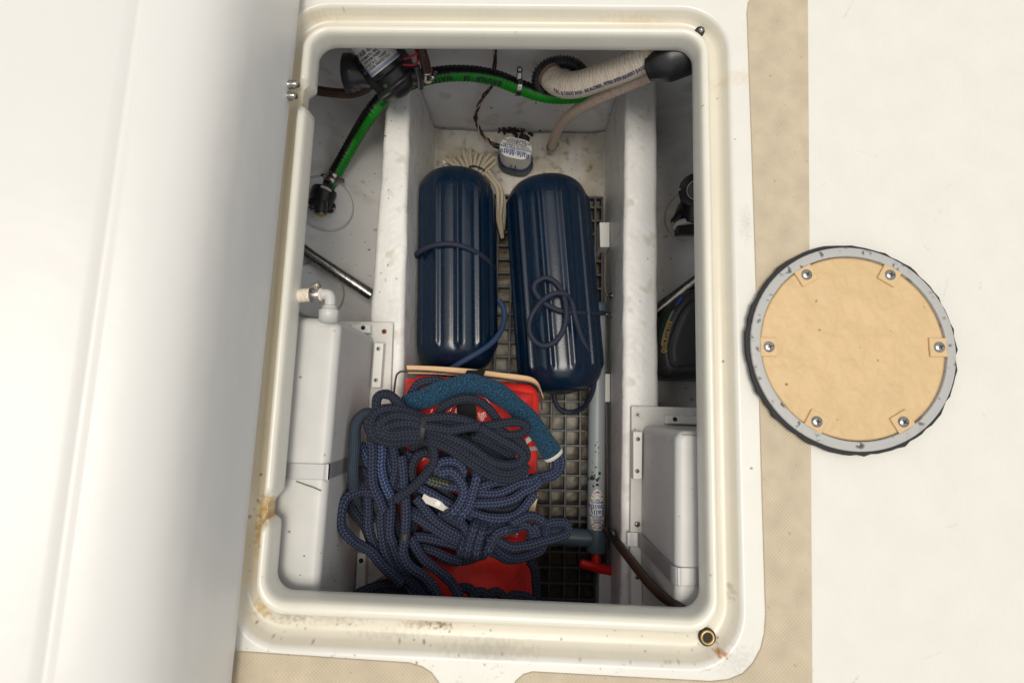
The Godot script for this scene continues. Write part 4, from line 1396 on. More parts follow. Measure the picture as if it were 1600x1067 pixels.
func build_fenders() -> void:
	var a1 := Vector3(-0.1164, -0.345, -0.4413)
	var b1 := Vector3(-0.1014, -0.345, -0.056)
	a1.y = -0.346
	b1.y = -0.346
	solo("fender", fender_mesh(a1, b1, 0.0735, 0.12), M.fender_vinyl, "navy blue ribbed boat fender on the left with a cord round its middle", "fender", Vector3(a1.x, -0.42, (a1.z + b1.z) * 0.5), "pair of navy boat fenders")
	var a2 := Vector3(0.0571, -0.342, -0.4285)
	var b2 := Vector3(0.0936, -0.342, -0.0204)
	solo("fender", fender_mesh(a2, b2, 0.0775, 0.02), M.fender_vinyl, "navy blue ribbed boat fender on the right with a looped cord on top", "fender", Vector3((a2.x + b2.x) * 0.5, -0.42, (a2.z + b2.z) * 0.5), "pair of navy boat fenders")
	# cord round the left fender
	var zc: float = (Vector3(-0.1025, -0.27, -0.2757)).z
	var pts := []
	for k in 12:
		var ang := lerpf(-0.5, PI + 0.75, k / 11.0)
		var rr := 0.0785 + (0.004 if k > 8 else 0.0)
		pts.append(Vector3(a1.x + cos(ang) * rr, -0.346 + sin(ang) * rr, zc + 0.022 * pow(absf(cos(ang)), 2.0) + (0.02 * (k - 9) if k > 9 else 0.0)))
	solo("cord", tube(smooth(pts, 8), 0.0048, 12), M.cord_navy, "navy cord wrapped across the middle of the left fender", "cord", pts[6], "cords of the fenders")
	var tail := smooth([Vector3(-0.0256, -0.34, -0.1913), Vector3(-0.0168, -0.335, -0.176), Vector3(-0.0151, -0.33, -0.156), Vector3(-0.0202, -0.318, -0.1327), Vector3(-0.0342, -0.305, -0.1098), Vector3(-0.0556, -0.292, -0.0907), Vector3(-0.0791, -0.285, -0.075), Vector3(-0.1008, -0.285, -0.0612), Vector3(-0.1222, -0.3, -0.046)], 8)
	solo("cord", tube(tail, 0.0052, 12), M.cord_blue, "lighter blue cord tail slanting over the near end of the left fender", "cord", tail[20], "cords of the fenders")
	var loop := smooth([Vector3(0.1696, -0.335, -0.1719), Vector3(0.1412, -0.298, -0.1634), Vector3(0.1151, -0.273, -0.1595), Vector3(0.0881, -0.258, -0.1584), Vector3(0.0661, -0.256, -0.1652), Vector3(0.0474, -0.257, -0.1783), Vector3(0.0363, -0.259, -0.1952), Vector3(0.0393, -0.258, -0.2084), Vector3(0.0545, -0.256, -0.2161), Vector3(0.071, -0.256, -0.2098), Vector3(0.083, -0.254, -0.1929), Vector3(0.0893, -0.25, -0.1712)], 8)
	var loop2 := smooth([Vector3(0.0893, -0.25, -0.1712), Vector3(0.0905, -0.249, -0.1481), Vector3(0.0858, -0.254, -0.1258), Vector3(0.0733, -0.256, -0.1073), Vector3(0.0562, -0.257, -0.0994), Vector3(0.0411, -0.259, -0.1048), Vector3(0.0301, -0.261, -0.1212), Vector3(0.0297, -0.261, -0.1421), Vector3(0.04, -0.257, -0.1637), Vector3(0.0545, -0.248, -0.1788), Vector3(0.0715, -0.246, -0.1875), Vector3(0.0891, -0.25, -0.1877)], 8)
	var loop3 := smooth([Vector3(0.0891, -0.25, -0.1877), Vector3(0.1004, -0.262, -0.1761), Vector3(0.1072, -0.262, -0.1496), Vector3(0.1186, -0.272, -0.1192), Vector3(0.1342, -0.287, -0.0912), Vector3(0.1448, -0.304, -0.0636), Vector3(0.1494, -0.325, -0.0374), Vector3(0.1464, -0.35, -0.0158), Vector3(0.1384, -0.385, 0.0033), Vector3(0.1189, -0.405, 0.0125), Vector3(0.0977, -0.405, 0.0081), Vector3(0.0858, -0.4, -0.0102), Vector3(0.0833, -0.39, -0.0457)], 8)
	loop.append_array(loop2.slice(1))
	loop.append_array(loop3.slice(1))
	solo("cord", tube(loop, 0.0047, 12), M.cord_navy, "navy cord looped loosely on top of the right fender", "cord", loop[60], "cords of the fenders")

	# hank of cream cord behind the left fender
	var h := thing("cream_cord", "hank of cream braided cord bound with black twine behind the left fender", "cord", Vector3(-0.0872, -0.4, -0.49))
	for k in 10:
		var f := k / 9.0
		var ang := lerpf(-1.15, 0.75, f)
		var root := Vector3(-0.0864, -0.37, -0.4511) + Vector3((f - 0.5) * 0.03, 0.004 * sin(k * 2.1), 0)
		var reach := 0.042 + 0.006 * sin(k * 1.7) - 0.01 * absf(f - 0.45)
		var tip := root + Vector3(sin(ang), 0.06, -cos(ang)) * reach
		var sd := Vector3(cos(ang), 0, sin(ang)) * 0.0026
		var up := Vector3(0, 0.0045, 0)
		part("bight", tube(smooth([root - sd * 0.6 + Vector3(0, 0, 0.03), root - sd, tip - sd * 1.2 + up, tip + (tip - root).normalized() * 0.005, tip + sd * 1.2 - up, root + sd - up, root + sd * 0.6 - up + Vector3(0, 0, 0.03)], 6), 0.004, 10), M.cord_cream, h)
	part("twine", tube(smooth([Vector3(-0.0991, -0.366, -0.4623), Vector3(-0.0846, -0.358, -0.464), Vector3(-0.0708, -0.36, -0.4614), Vector3(-0.0623, -0.368, -0.4587)], 6), 0.0017, 8), M.tape_black, h)
	for k in 2:
		var o: float = k * 0.008
		var t := smooth([Vector3(-0.0692, -0.375, -0.4633) + Vector3(o, 0, -o), Vector3(-0.0521, -0.375, -0.4475) + Vector3(o, 0, 0), Vector3(-0.0376, -0.378, -0.4278) + Vector3(o, 0, 0), Vector3(-0.0346, -0.385, -0.4041) + Vector3(o, 0, 0), Vector3(-0.0354, -0.395, -0.3759) + Vector3(o * 0.8, 0, 0), Vector3(-0.0313, -0.402, -0.3584) + Vector3(o * 0.6, 0, 0), Vector3(-0.0243, -0.41, -0.3357)], 8)
		part("tail", tube(t, 0.004, 10), M.cord_cream, h)
	part("tail", tube(smooth([Vector3(-0.0489, -0.385, -0.4576), Vector3(-0.0303, -0.39, -0.4305), Vector3(-0.022, -0.395, -0.4072), Vector3(-0.0214, -0.4, -0.3821), Vector3(-0.0234, -0.41, -0.352)], 8), 0.004, 10), M.cord_cream, h)
	solo("white_tag", block(Vector3(0.02, 0.012, 0.016), 0.003, Transform3D(Basis(Vector3.UP, 0.3), Vector3(-0.1475, -0.445, -0.5107))), M.strip_white, "small white plastic piece on the floor beside the cream cord", "plastic piece", Vector3(-0.1489, -0.455, -0.5155))


func build_bag() -> void:
	var c := [Vector2(-0.1736, -0.0474), Vector2(0.0488, -0.0334), Vector2(0.0439, 0.343), Vector2(-0.1974, 0.3272)]
	var o := thing("jacket_bag", "clear vinyl bag of red-orange life jackets under the ropes", "bag", Vector3(-0.067, -0.3294, 0.1675))
	var nz := FastNoiseLite.new()
	nz.seed = 3
	nz.frequency = 9.0
	nz.fractal_octaves = 2
	var ridge := FastNoiseLite.new()
	ridge.noise_type = FastNoiseLite.TYPE_CELLULAR
	ridge.cellular_return_type = FastNoiseLite.RETURN_DISTANCE2_SUB
	ridge.frequency = 14.0
	ridge.seed = 8
	var sheet := func(inset: float, y: float, lump: float, crease: float) -> ArrayMesh:
		var rows := []
		for i in 70:
			var v := i / 69.0
			var row := PackedVector3Array()
			for j in 50:
				var u := j / 49.0
				var tilt := lerpf(0.112, 0.068, u)
				var p: Vector2 = c[0].lerp(c[1], u).lerp(c[3].lerp(c[2], u), v)
				var e := minf(minf(u, 1.0 - u) * 0.24, minf(v, 1.0 - v) * 0.4)
				var mid = (c[0] + c[2]) * 0.5
				var d = (mid - p).normalized()
				p += d * inset
				var h := y + tilt - 0.03 * pow(clampf(1.0 - e / 0.03, 0, 1), 2.5)
				h += lump * nz.get_noise_2d(p.x, p.y) * clampf(e / 0.02, 0, 1)
				h += crease * clampf(0.25 - (ridge.get_noise_2d(p.x, p.y * 0.7) + 1.0) * 0.5, 0, 1) * clampf(e / 0.01, 0.1, 1)
				row.append(Vector3(p.x, h, p.y))
			rows.append(row)
		return lattice(rows, false, Vector3.UP)
	part("life_jacket", slab(c, 0.025, -0.3, -0.25, 0.02, 4), M.jacket_red, o)
	part("life_jacket", sheet.call(0.012, -0.301, 0.016, 0.0), M.jacket_red, o)
	part("clear_cover", sheet.call(0.002, -0.289, 0.005, 0.02), M.clear_vinyl, o)
	# dark piping and the zip round the far end
	var rim := smooth([Vector3(-0.1842, -0.1913, 0.0604), Vector3(-0.1801, -0.1893, -0.0025), Vector3(-0.1774, -0.1874, -0.0347), Vector3(-0.1739, -0.1873, -0.0436), Vector3(-0.1652, -0.1874, -0.0468), Vector3(-0.1372, -0.19, -0.0476), Vector3(-0.0982, -0.195, -0.0458), Vector3(-0.0389, -0.2035, -0.0417), Vector3(0.0065, -0.2138, -0.0371), Vector3(0.028, -0.2185, -0.0348), Vector3(0.0395, -0.222, -0.0301), Vector3(0.046, -0.2254, -0.0201), Vector3(0.0508, -0.2303, 0.0073)], 8)
	part("piping", tube(rim, 0.0016, 8), M.piping_dark, o)
	var zp := smooth([Vector3(-0.1616, -0.193, -0.0502), Vector3(-0.1186, -0.1975, -0.05), Vector3(-0.0692, -0.2037, -0.048), Vector3(-0.019, -0.2131, -0.0436), Vector3(0.0167, -0.222, -0.0408), Vector3(0.0345, -0.2279, -0.0379), Vector3(0.0452, -0.2332, -0.0306), Vector3(0.052, -0.2385, -0.0164)], 8)
	part("zip", ribbon(zp, Vector3(0.0035, 0.004, 0.0125), 0.0012), M.zip_tape, o)
	part("web_strap", ribbon(PackedVector3Array([Vector3(-0.0548, -0.2111, -0.0539), Vector3(-0.0569, -0.2005, -0.0471), Vector3(-0.0601, -0.1937, -0.0397)]), Vector3(0.028, 0, 0.003), 0.0015), M.webbing_black, o)
	part("web_strap", ribbon(smooth([Vector3(-0.0708, -0.1902, -0.0118), Vector3(-0.0671, -0.1896, 0.0096), Vector3(-0.0653, -0.1897, 0.0337), Vector3(-0.0627, -0.191, 0.0577)], 4), Vector3(0.03, 0, 0), 0.0018), M.webbing_black, o)
	part("reflective_strip", ribbon(PackedVector3Array([Vector3(-0.1219, -0.147, 0.1335), Vector3(-0.1036, -0.1485, 0.1413), Vector3(-0.0838, -0.1522, 0.1504)]), Vector3(-0.004, 0.0, 0.0105), 0.001), M.cloth_white, o)
	part("stud", spun([Vector2(0, 0.0015), Vector2(0.004, 0.001), Vector2(0.0045, 0)], 14, axis_at(Vector3(-0.1, -0.1485, 0.1421), Vector3.UP)), M.plastic_white, o)
	part("paper_label", ribbon(PackedVector3Array([Vector3(0.036, -0.2147, 0.1371), Vector3(0.0297, -0.2131, 0.1694)]), Vector3(0.02, -0.006, 0.003), 0.0008), M.paper_cream, o)
	words("KEEP DRY - ADULT", 0.006, Vector3(0.0283, -0.2117, 0.1539), Vector3(-0.2, 0, -1), Vector3(-1, 0, 0.2), M.ink_black, o)
	part("grey_tab", ribbon(PackedVector3Array([Vector3(-0.1168, -0.1635, 0.057), Vector3(-0.083, -0.168, 0.0714)]), Vector3(0.001, 0, 0.008), 0.001), M.decal_silver, o)
	part("silver_strip", ribbon(PackedVector3Array([Vector3(0.0254, -0.2076, 0.0569), Vector3(0.0415, -0.2163, 0.0453)]), Vector3(0.002, 0, 0.008), 0.001), M.cloth_white, o)
	part("silver_strip", ribbon(PackedVector3Array([Vector3(0.0276, -0.2081, 0.0686), Vector3(0.0439, -0.2167, 0.067)]), Vector3(0.002, 0, 0.006), 0.001), M.decal_silver, o)


func strand(o: Node3D, pts: Array, r: float, m: Material) -> void:
	# a little unevenness, so that no run of rope is a perfect pipe
	var p := smooth(pts, 9)
	var ph := rng.randf() * 20.0
	for i in p.size():
		p[i] += Vector3(sin(i * 0.31 + ph), 0.6 * sin(i * 0.23 + ph * 2.0), cos(i * 0.27 + ph)) * 0.0005
	var rad := PackedFloat32Array()
	for i in p.size(): rad.append(r * (1.0 + 0.03 * sin(i * 0.5 + ph)))
	part("strand", tube(p, rad, 14), m, o)


func build_ropes() -> void:
	var a: float = 0.0066
	var b: float = 0.007
	# lowest: rope that fills the pile below what shows
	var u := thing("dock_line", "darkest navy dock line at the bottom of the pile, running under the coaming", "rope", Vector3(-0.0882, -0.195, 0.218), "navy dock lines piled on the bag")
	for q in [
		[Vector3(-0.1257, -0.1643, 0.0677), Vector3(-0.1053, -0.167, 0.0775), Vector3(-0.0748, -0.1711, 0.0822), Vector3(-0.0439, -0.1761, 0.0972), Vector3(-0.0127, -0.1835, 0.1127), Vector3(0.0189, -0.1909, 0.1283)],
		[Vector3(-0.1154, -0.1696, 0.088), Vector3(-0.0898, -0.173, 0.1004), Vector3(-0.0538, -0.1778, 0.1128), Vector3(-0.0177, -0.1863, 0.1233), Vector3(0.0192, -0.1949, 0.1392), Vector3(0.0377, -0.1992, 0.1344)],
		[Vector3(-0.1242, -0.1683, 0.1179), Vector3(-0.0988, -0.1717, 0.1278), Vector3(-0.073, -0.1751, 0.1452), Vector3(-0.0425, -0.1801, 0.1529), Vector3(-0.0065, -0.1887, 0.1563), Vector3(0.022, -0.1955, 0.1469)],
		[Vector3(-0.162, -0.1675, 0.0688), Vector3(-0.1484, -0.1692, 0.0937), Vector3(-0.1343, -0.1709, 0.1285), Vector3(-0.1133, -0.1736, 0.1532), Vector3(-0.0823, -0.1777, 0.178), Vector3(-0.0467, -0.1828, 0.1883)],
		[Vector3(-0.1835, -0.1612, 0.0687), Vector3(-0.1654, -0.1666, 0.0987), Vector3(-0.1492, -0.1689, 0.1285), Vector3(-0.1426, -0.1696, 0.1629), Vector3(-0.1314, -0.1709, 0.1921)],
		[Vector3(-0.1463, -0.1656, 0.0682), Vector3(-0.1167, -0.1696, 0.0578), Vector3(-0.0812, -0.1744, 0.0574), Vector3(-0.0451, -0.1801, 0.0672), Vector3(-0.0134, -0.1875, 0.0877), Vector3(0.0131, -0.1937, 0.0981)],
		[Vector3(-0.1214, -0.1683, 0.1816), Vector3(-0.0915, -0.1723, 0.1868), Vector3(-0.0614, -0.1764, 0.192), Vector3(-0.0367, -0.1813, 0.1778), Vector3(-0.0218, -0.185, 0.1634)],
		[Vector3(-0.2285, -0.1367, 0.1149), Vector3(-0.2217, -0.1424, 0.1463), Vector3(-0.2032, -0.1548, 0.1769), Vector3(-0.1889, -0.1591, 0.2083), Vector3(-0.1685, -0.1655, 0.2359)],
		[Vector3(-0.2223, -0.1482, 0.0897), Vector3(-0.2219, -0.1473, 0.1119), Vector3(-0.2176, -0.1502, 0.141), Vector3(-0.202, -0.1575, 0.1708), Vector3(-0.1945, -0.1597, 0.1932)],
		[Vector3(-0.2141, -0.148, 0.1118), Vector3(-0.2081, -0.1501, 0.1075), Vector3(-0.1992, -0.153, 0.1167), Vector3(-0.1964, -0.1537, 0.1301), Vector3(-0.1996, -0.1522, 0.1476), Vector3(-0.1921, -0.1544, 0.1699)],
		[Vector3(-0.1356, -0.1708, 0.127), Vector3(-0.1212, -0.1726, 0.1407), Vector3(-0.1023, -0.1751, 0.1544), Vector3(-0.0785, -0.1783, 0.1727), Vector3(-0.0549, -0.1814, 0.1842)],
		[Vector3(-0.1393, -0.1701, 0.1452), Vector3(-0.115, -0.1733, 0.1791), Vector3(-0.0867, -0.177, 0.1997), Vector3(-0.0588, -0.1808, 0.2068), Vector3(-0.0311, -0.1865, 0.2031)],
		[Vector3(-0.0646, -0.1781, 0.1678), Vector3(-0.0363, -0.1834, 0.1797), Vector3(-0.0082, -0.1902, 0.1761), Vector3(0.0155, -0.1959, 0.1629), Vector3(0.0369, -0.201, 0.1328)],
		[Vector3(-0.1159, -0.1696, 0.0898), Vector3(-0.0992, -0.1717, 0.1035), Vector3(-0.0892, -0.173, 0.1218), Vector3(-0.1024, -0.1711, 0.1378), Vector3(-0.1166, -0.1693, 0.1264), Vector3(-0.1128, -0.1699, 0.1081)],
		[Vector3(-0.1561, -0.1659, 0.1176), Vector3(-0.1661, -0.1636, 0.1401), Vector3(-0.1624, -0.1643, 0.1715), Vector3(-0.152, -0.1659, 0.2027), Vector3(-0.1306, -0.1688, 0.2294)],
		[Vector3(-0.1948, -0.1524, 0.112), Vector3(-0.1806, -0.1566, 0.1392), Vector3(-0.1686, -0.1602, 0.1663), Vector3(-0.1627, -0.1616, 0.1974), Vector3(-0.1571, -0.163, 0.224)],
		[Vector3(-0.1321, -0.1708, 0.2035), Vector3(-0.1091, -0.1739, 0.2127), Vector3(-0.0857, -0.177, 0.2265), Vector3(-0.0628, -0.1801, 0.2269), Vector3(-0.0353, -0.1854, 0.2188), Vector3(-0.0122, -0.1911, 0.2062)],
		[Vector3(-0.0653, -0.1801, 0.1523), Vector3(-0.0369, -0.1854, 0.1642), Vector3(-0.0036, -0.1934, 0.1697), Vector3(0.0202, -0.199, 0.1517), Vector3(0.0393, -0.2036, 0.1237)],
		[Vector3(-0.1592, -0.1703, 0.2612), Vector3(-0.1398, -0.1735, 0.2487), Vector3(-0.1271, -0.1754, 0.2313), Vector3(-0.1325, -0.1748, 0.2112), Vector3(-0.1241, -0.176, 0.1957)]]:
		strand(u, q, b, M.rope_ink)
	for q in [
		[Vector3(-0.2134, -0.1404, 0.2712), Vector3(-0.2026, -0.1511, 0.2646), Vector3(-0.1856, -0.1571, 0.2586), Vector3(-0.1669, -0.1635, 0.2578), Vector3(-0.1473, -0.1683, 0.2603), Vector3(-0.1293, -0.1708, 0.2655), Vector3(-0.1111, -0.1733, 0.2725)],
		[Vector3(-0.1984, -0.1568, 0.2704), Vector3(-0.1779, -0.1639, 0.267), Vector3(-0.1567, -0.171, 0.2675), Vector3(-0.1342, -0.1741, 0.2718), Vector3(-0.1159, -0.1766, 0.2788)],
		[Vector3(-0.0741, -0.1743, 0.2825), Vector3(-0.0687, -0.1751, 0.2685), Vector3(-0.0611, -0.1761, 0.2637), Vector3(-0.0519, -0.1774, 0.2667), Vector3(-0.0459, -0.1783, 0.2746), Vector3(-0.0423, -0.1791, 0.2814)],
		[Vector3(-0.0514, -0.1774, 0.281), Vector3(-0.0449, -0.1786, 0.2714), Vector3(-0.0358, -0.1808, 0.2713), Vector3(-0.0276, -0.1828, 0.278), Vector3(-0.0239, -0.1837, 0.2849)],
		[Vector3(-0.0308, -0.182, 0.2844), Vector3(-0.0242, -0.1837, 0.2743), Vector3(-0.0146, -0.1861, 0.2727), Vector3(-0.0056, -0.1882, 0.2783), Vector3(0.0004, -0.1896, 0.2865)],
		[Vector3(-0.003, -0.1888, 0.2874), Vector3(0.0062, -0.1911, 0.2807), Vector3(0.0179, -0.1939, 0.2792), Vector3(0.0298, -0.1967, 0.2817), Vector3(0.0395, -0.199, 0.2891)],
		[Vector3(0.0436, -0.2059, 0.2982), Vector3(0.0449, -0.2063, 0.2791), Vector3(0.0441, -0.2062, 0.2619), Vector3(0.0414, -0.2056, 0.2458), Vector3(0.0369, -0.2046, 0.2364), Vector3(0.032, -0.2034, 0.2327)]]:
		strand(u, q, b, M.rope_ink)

	# left: strands that hang down the near side
	var l := thing("dock_line", "navy dock line hanging in long strands down the left, one loop out over the tank", "rope", Vector3(-0.188, -0.1665, 0.177), "navy dock lines piled on the bag")
	for q in [
		[Vector3(-0.217, -0.1352, 0.0947), Vector3(-0.2015, -0.1435, 0.1109), Vector3(-0.1973, -0.1444, 0.1417), Vector3(-0.1954, -0.1444, 0.1743), Vector3(-0.1849, -0.1474, 0.205), Vector3(-0.169, -0.1524, 0.2319), Vector3(-0.148, -0.1579, 0.2482), Vector3(-0.1318, -0.1601, 0.2658), Vector3(-0.1225, -0.1614, 0.2789)],
		[Vector3(-0.1817, -0.1456, 0.1306), Vector3(-0.1786, -0.1463, 0.1504), Vector3(-0.1779, -0.1461, 0.1743), Vector3(-0.172, -0.1475, 0.2069), Vector3(-0.1554, -0.1526, 0.236), Vector3(-0.1306, -0.1563, 0.2537), Vector3(-0.1089, -0.1593, 0.2714)],
		[Vector3(-0.1441, -0.1535, 0.0728), Vector3(-0.1625, -0.1503, 0.1065), Vector3(-0.1677, -0.1482, 0.1285), Vector3(-0.1686, -0.1475, 0.1526), Vector3(-0.1668, -0.1476, 0.1788), Vector3(-0.1559, -0.1507, 0.2118), Vector3(-0.1374, -0.1533, 0.2401), Vector3(-0.1178, -0.156, 0.2619), Vector3(-0.1084, -0.1573, 0.275)],
		[Vector3(-0.1522, -0.1359, 0.0757), Vector3(-0.1482, -0.1362, 0.1043), Vector3(-0.1444, -0.1366, 0.1304), Vector3(-0.1423, -0.1368, 0.1564), Vector3(-0.1413, -0.1367, 0.1799), Vector3(-0.1434, -0.1363, 0.1948), Vector3(-0.1428, -0.1363, 0.2075), Vector3(-0.1339, -0.1375, 0.2245), Vector3(-0.1139, -0.1403, 0.2376), Vector3(-0.1003, -0.1422, 0.2547), Vector3(-0.0932, -0.1431, 0.2695)],
		[Vector3(-0.1353, -0.1478, 0.189), Vector3(-0.1281, -0.1488, 0.202), Vector3(-0.1173, -0.1502, 0.2183), Vector3(-0.0983, -0.1528, 0.2326), Vector3(-0.08, -0.1553, 0.248), Vector3(-0.0683, -0.1569, 0.2654), Vector3(-0.0657, -0.1572, 0.2761)],
		[Vector3(-0.1711, -0.1402, 0.148), Vector3(-0.1784, -0.1379, 0.1358), Vector3(-0.1891, -0.1344, 0.1267), Vector3(-0.2045, -0.1291, 0.1236), Vector3(-0.2169, -0.1165, 0.1286), Vector3(-0.2224, -0.1088, 0.1399), Vector3(-0.2233, -0.1065, 0.1539), Vector3(-0.2201, -0.1092, 0.1709), Vector3(-0.2119, -0.1184, 0.1844), Vector3(-0.2003, -0.1291, 0.1962), Vector3(-0.1867, -0.1337, 0.2067), Vector3(-0.1738, -0.1379, 0.2213), Vector3(-0.1608, -0.1422, 0.236), Vector3(-0.1454, -0.1459, 0.2506)]]:
		strand(l, q, b, M.rope_navy if q[0].y > -0.258 else M.rope_ink)
	strand(l, [Vector3(-0.1915, -0.122, 0.0466), Vector3(-0.1897, -0.1222, 0.0655), Vector3(-0.1891, -0.122, 0.089), Vector3(-0.1855, -0.1228, 0.1148), Vector3(-0.1784, -0.1249, 0.1313), Vector3(-0.1708, -0.1272, 0.1501)], b, M.rope_navy)
	strand(l, [Vector3(-0.1795, -0.1303, 0.0564), Vector3(-0.1793, -0.13, 0.0755), Vector3(-0.1779, -0.1302, 0.0945), Vector3(-0.1718, -0.1319, 0.117), Vector3(-0.1634, -0.1345, 0.1326)], b, M.rope_blue)
	strand(l, [Vector3(-0.1681, -0.1427, 0.0619), Vector3(-0.1628, -0.1442, 0.0765), Vector3(-0.1618, -0.1442, 0.0959), Vector3(-0.1652, -0.1427, 0.1198), Vector3(-0.1653, -0.1422, 0.1482), Vector3(-0.1643, -0.1419, 0.1811), Vector3(-0.1589, -0.1435, 0.1977)], b, M.rope_navy)
	strand(l, [Vector3(-0.1757, -0.1444, 0.0671), Vector3(-0.1731, -0.1449, 0.0865), Vector3(-0.1661, -0.1469, 0.106), Vector3(-0.1556, -0.1495, 0.1206), Vector3(-0.1498, -0.1502, 0.1399)], b, M.rope_navy)
	strand(l, [Vector3(-0.2095, -0.1308, 0.0595), Vector3(-0.2043, -0.1324, 0.0715), Vector3(-0.1979, -0.1343, 0.0859), Vector3(-0.1904, -0.1366, 0.1004), Vector3(-0.1916, -0.1359, 0.1193)], b, M.rope_blue)
	strand(l, [Vector3(-0.2082, -0.1305, 0.0999), Vector3(-0.2006, -0.1332, 0.0978), Vector3(-0.1967, -0.1343, 0.1073), Vector3(-0.2016, -0.1324, 0.119), Vector3(-0.2097, -0.1292, 0.1092), Vector3(-0.2063, -0.1312, 0.0953)], b, M.rope_ink)
	strand(l, [Vector3(-0.1839, -0.1229, 0.0213), Vector3(-0.1963, -0.1187, 0.0174), Vector3(-0.206, -0.1152, 0.0204), Vector3(-0.2113, -0.1111, 0.0323), Vector3(-0.2117, -0.109, 0.0533), Vector3(-0.211, -0.1082, 0.0764), Vector3(-0.2103, -0.1075, 0.097), Vector3(-0.2125, -0.1226, 0.1177), Vector3(-0.2144, -0.1522, 0.144)], 0.008, M.cord_grey)
	part("whipping", tube(PackedVector3Array([Vector3(-0.1415, -0.1367, 0.1804), Vector3(-0.1426, -0.1365, 0.1889)]), 0.0074, 14, Vector3.ZERO, 1.0, false), M.tape_black, l)

	# lower right coil
	var r := thing("dock_line", "navy dock line coiled at lower right, one loop reaching over the grey pump spout", "rope", Vector3(-0.0316, -0.1945, 0.1983), "navy dock lines piled on the bag")
	for q in [
		[Vector3(-0.1331, -0.1543, 0.1894), Vector3(-0.1119, -0.1573, 0.1919), Vector3(-0.0894, -0.1604, 0.1966), Vector3(-0.0644, -0.1638, 0.2035), Vector3(-0.0461, -0.1666, 0.2072)],
		[Vector3(-0.128, -0.1611, 0.2042), Vector3(-0.1077, -0.1639, 0.21), Vector3(-0.087, -0.1667, 0.2191), Vector3(-0.0665, -0.1695, 0.225)],
		[Vector3(-0.1371, -0.1498, 0.1579), Vector3(-0.119, -0.1523, 0.1679), Vector3(-0.0938, -0.1557, 0.1846), Vector3(-0.0618, -0.1601, 0.2003), Vector3(-0.0482, -0.162, 0.2038)],
		[Vector3(-0.1312, -0.1488, 0.1345), Vector3(-0.1195, -0.1503, 0.1488), Vector3(-0.1032, -0.1525, 0.1654), Vector3(-0.0803, -0.1556, 0.1809), Vector3(-0.0574, -0.1588, 0.1933), Vector3(-0.046, -0.1606, 0.1968)],
		[Vector3(-0.1449, -0.1529, 0.1499), Vector3(-0.1245, -0.1557, 0.1604), Vector3(-0.1015, -0.1588, 0.1756), Vector3(-0.0761, -0.1623, 0.1913), Vector3(-0.0554, -0.1651, 0.2003)],
		[Vector3(-0.1002, -0.1611, 0.1583), Vector3(-0.0793, -0.1639, 0.1718), Vector3(-0.0583, -0.1668, 0.1853), Vector3(-0.0399, -0.1703, 0.1925)],
		[Vector3(-0.0325, -0.17, 0.2078), Vector3(-0.0162, -0.174, 0.2152), Vector3(0.0002, -0.1779, 0.2237), Vector3(0.0212, -0.183, 0.2225), Vector3(0.0377, -0.187, 0.2165)],
		[Vector3(-0.0186, -0.1674, 0.2035), Vector3(-0.0046, -0.1708, 0.2152), Vector3(0.0118, -0.1748, 0.221), Vector3(0.0304, -0.1793, 0.219), Vector3(0.0469, -0.1833, 0.2114), Vector3(0.0551, -0.1855, 0.2033)],
		[Vector3(-0.0299, -0.1545, 0.1927), Vector3(-0.0164, -0.158, 0.1922), Vector3(-0.0049, -0.1608, 0.1981), Vector3(0.009, -0.1642, 0.2036), Vector3(0.0298, -0.1693, 0.2018), Vector3(0.0484, -0.1739, 0.197), Vector3(0.07, -0.182, 0.1941), Vector3(0.086, -0.1885, 0.1885), Vector3(0.0901, -0.1902, 0.1797), Vector3(0.0821, -0.187, 0.1729), Vector3(0.0673, -0.181, 0.1712), Vector3(0.0528, -0.175, 0.1747)],
		[Vector3(0.0038, -0.1691, 0.1756), Vector3(0.0129, -0.1713, 0.168), Vector3(0.0257, -0.1745, 0.1628), Vector3(0.0411, -0.1782, 0.1637), Vector3(0.052, -0.1807, 0.1704), Vector3(0.057, -0.1825, 0.1809), Vector3(0.0559, -0.182, 0.1933), Vector3(0.0488, -0.1799, 0.1997)],
		[Vector3(0.0155, -0.1779, 0.1774), Vector3(0.0249, -0.1802, 0.1749), Vector3(0.0334, -0.1822, 0.1813), Vector3(0.0359, -0.1827, 0.1916), Vector3(0.0301, -0.1813, 0.1993)],
		[Vector3(0.0367, -0.181, 0.1753), Vector3(0.0416, -0.1822, 0.1823), Vector3(0.0454, -0.183, 0.1926)],
		[Vector3(-0.0339, -0.1637, 0.1863), Vector3(-0.0215, -0.1668, 0.1812), Vector3(-0.0078, -0.1702, 0.1761), Vector3(0.0062, -0.1736, 0.1811)]]:
		strand(r, q, b, M.rope_navy)
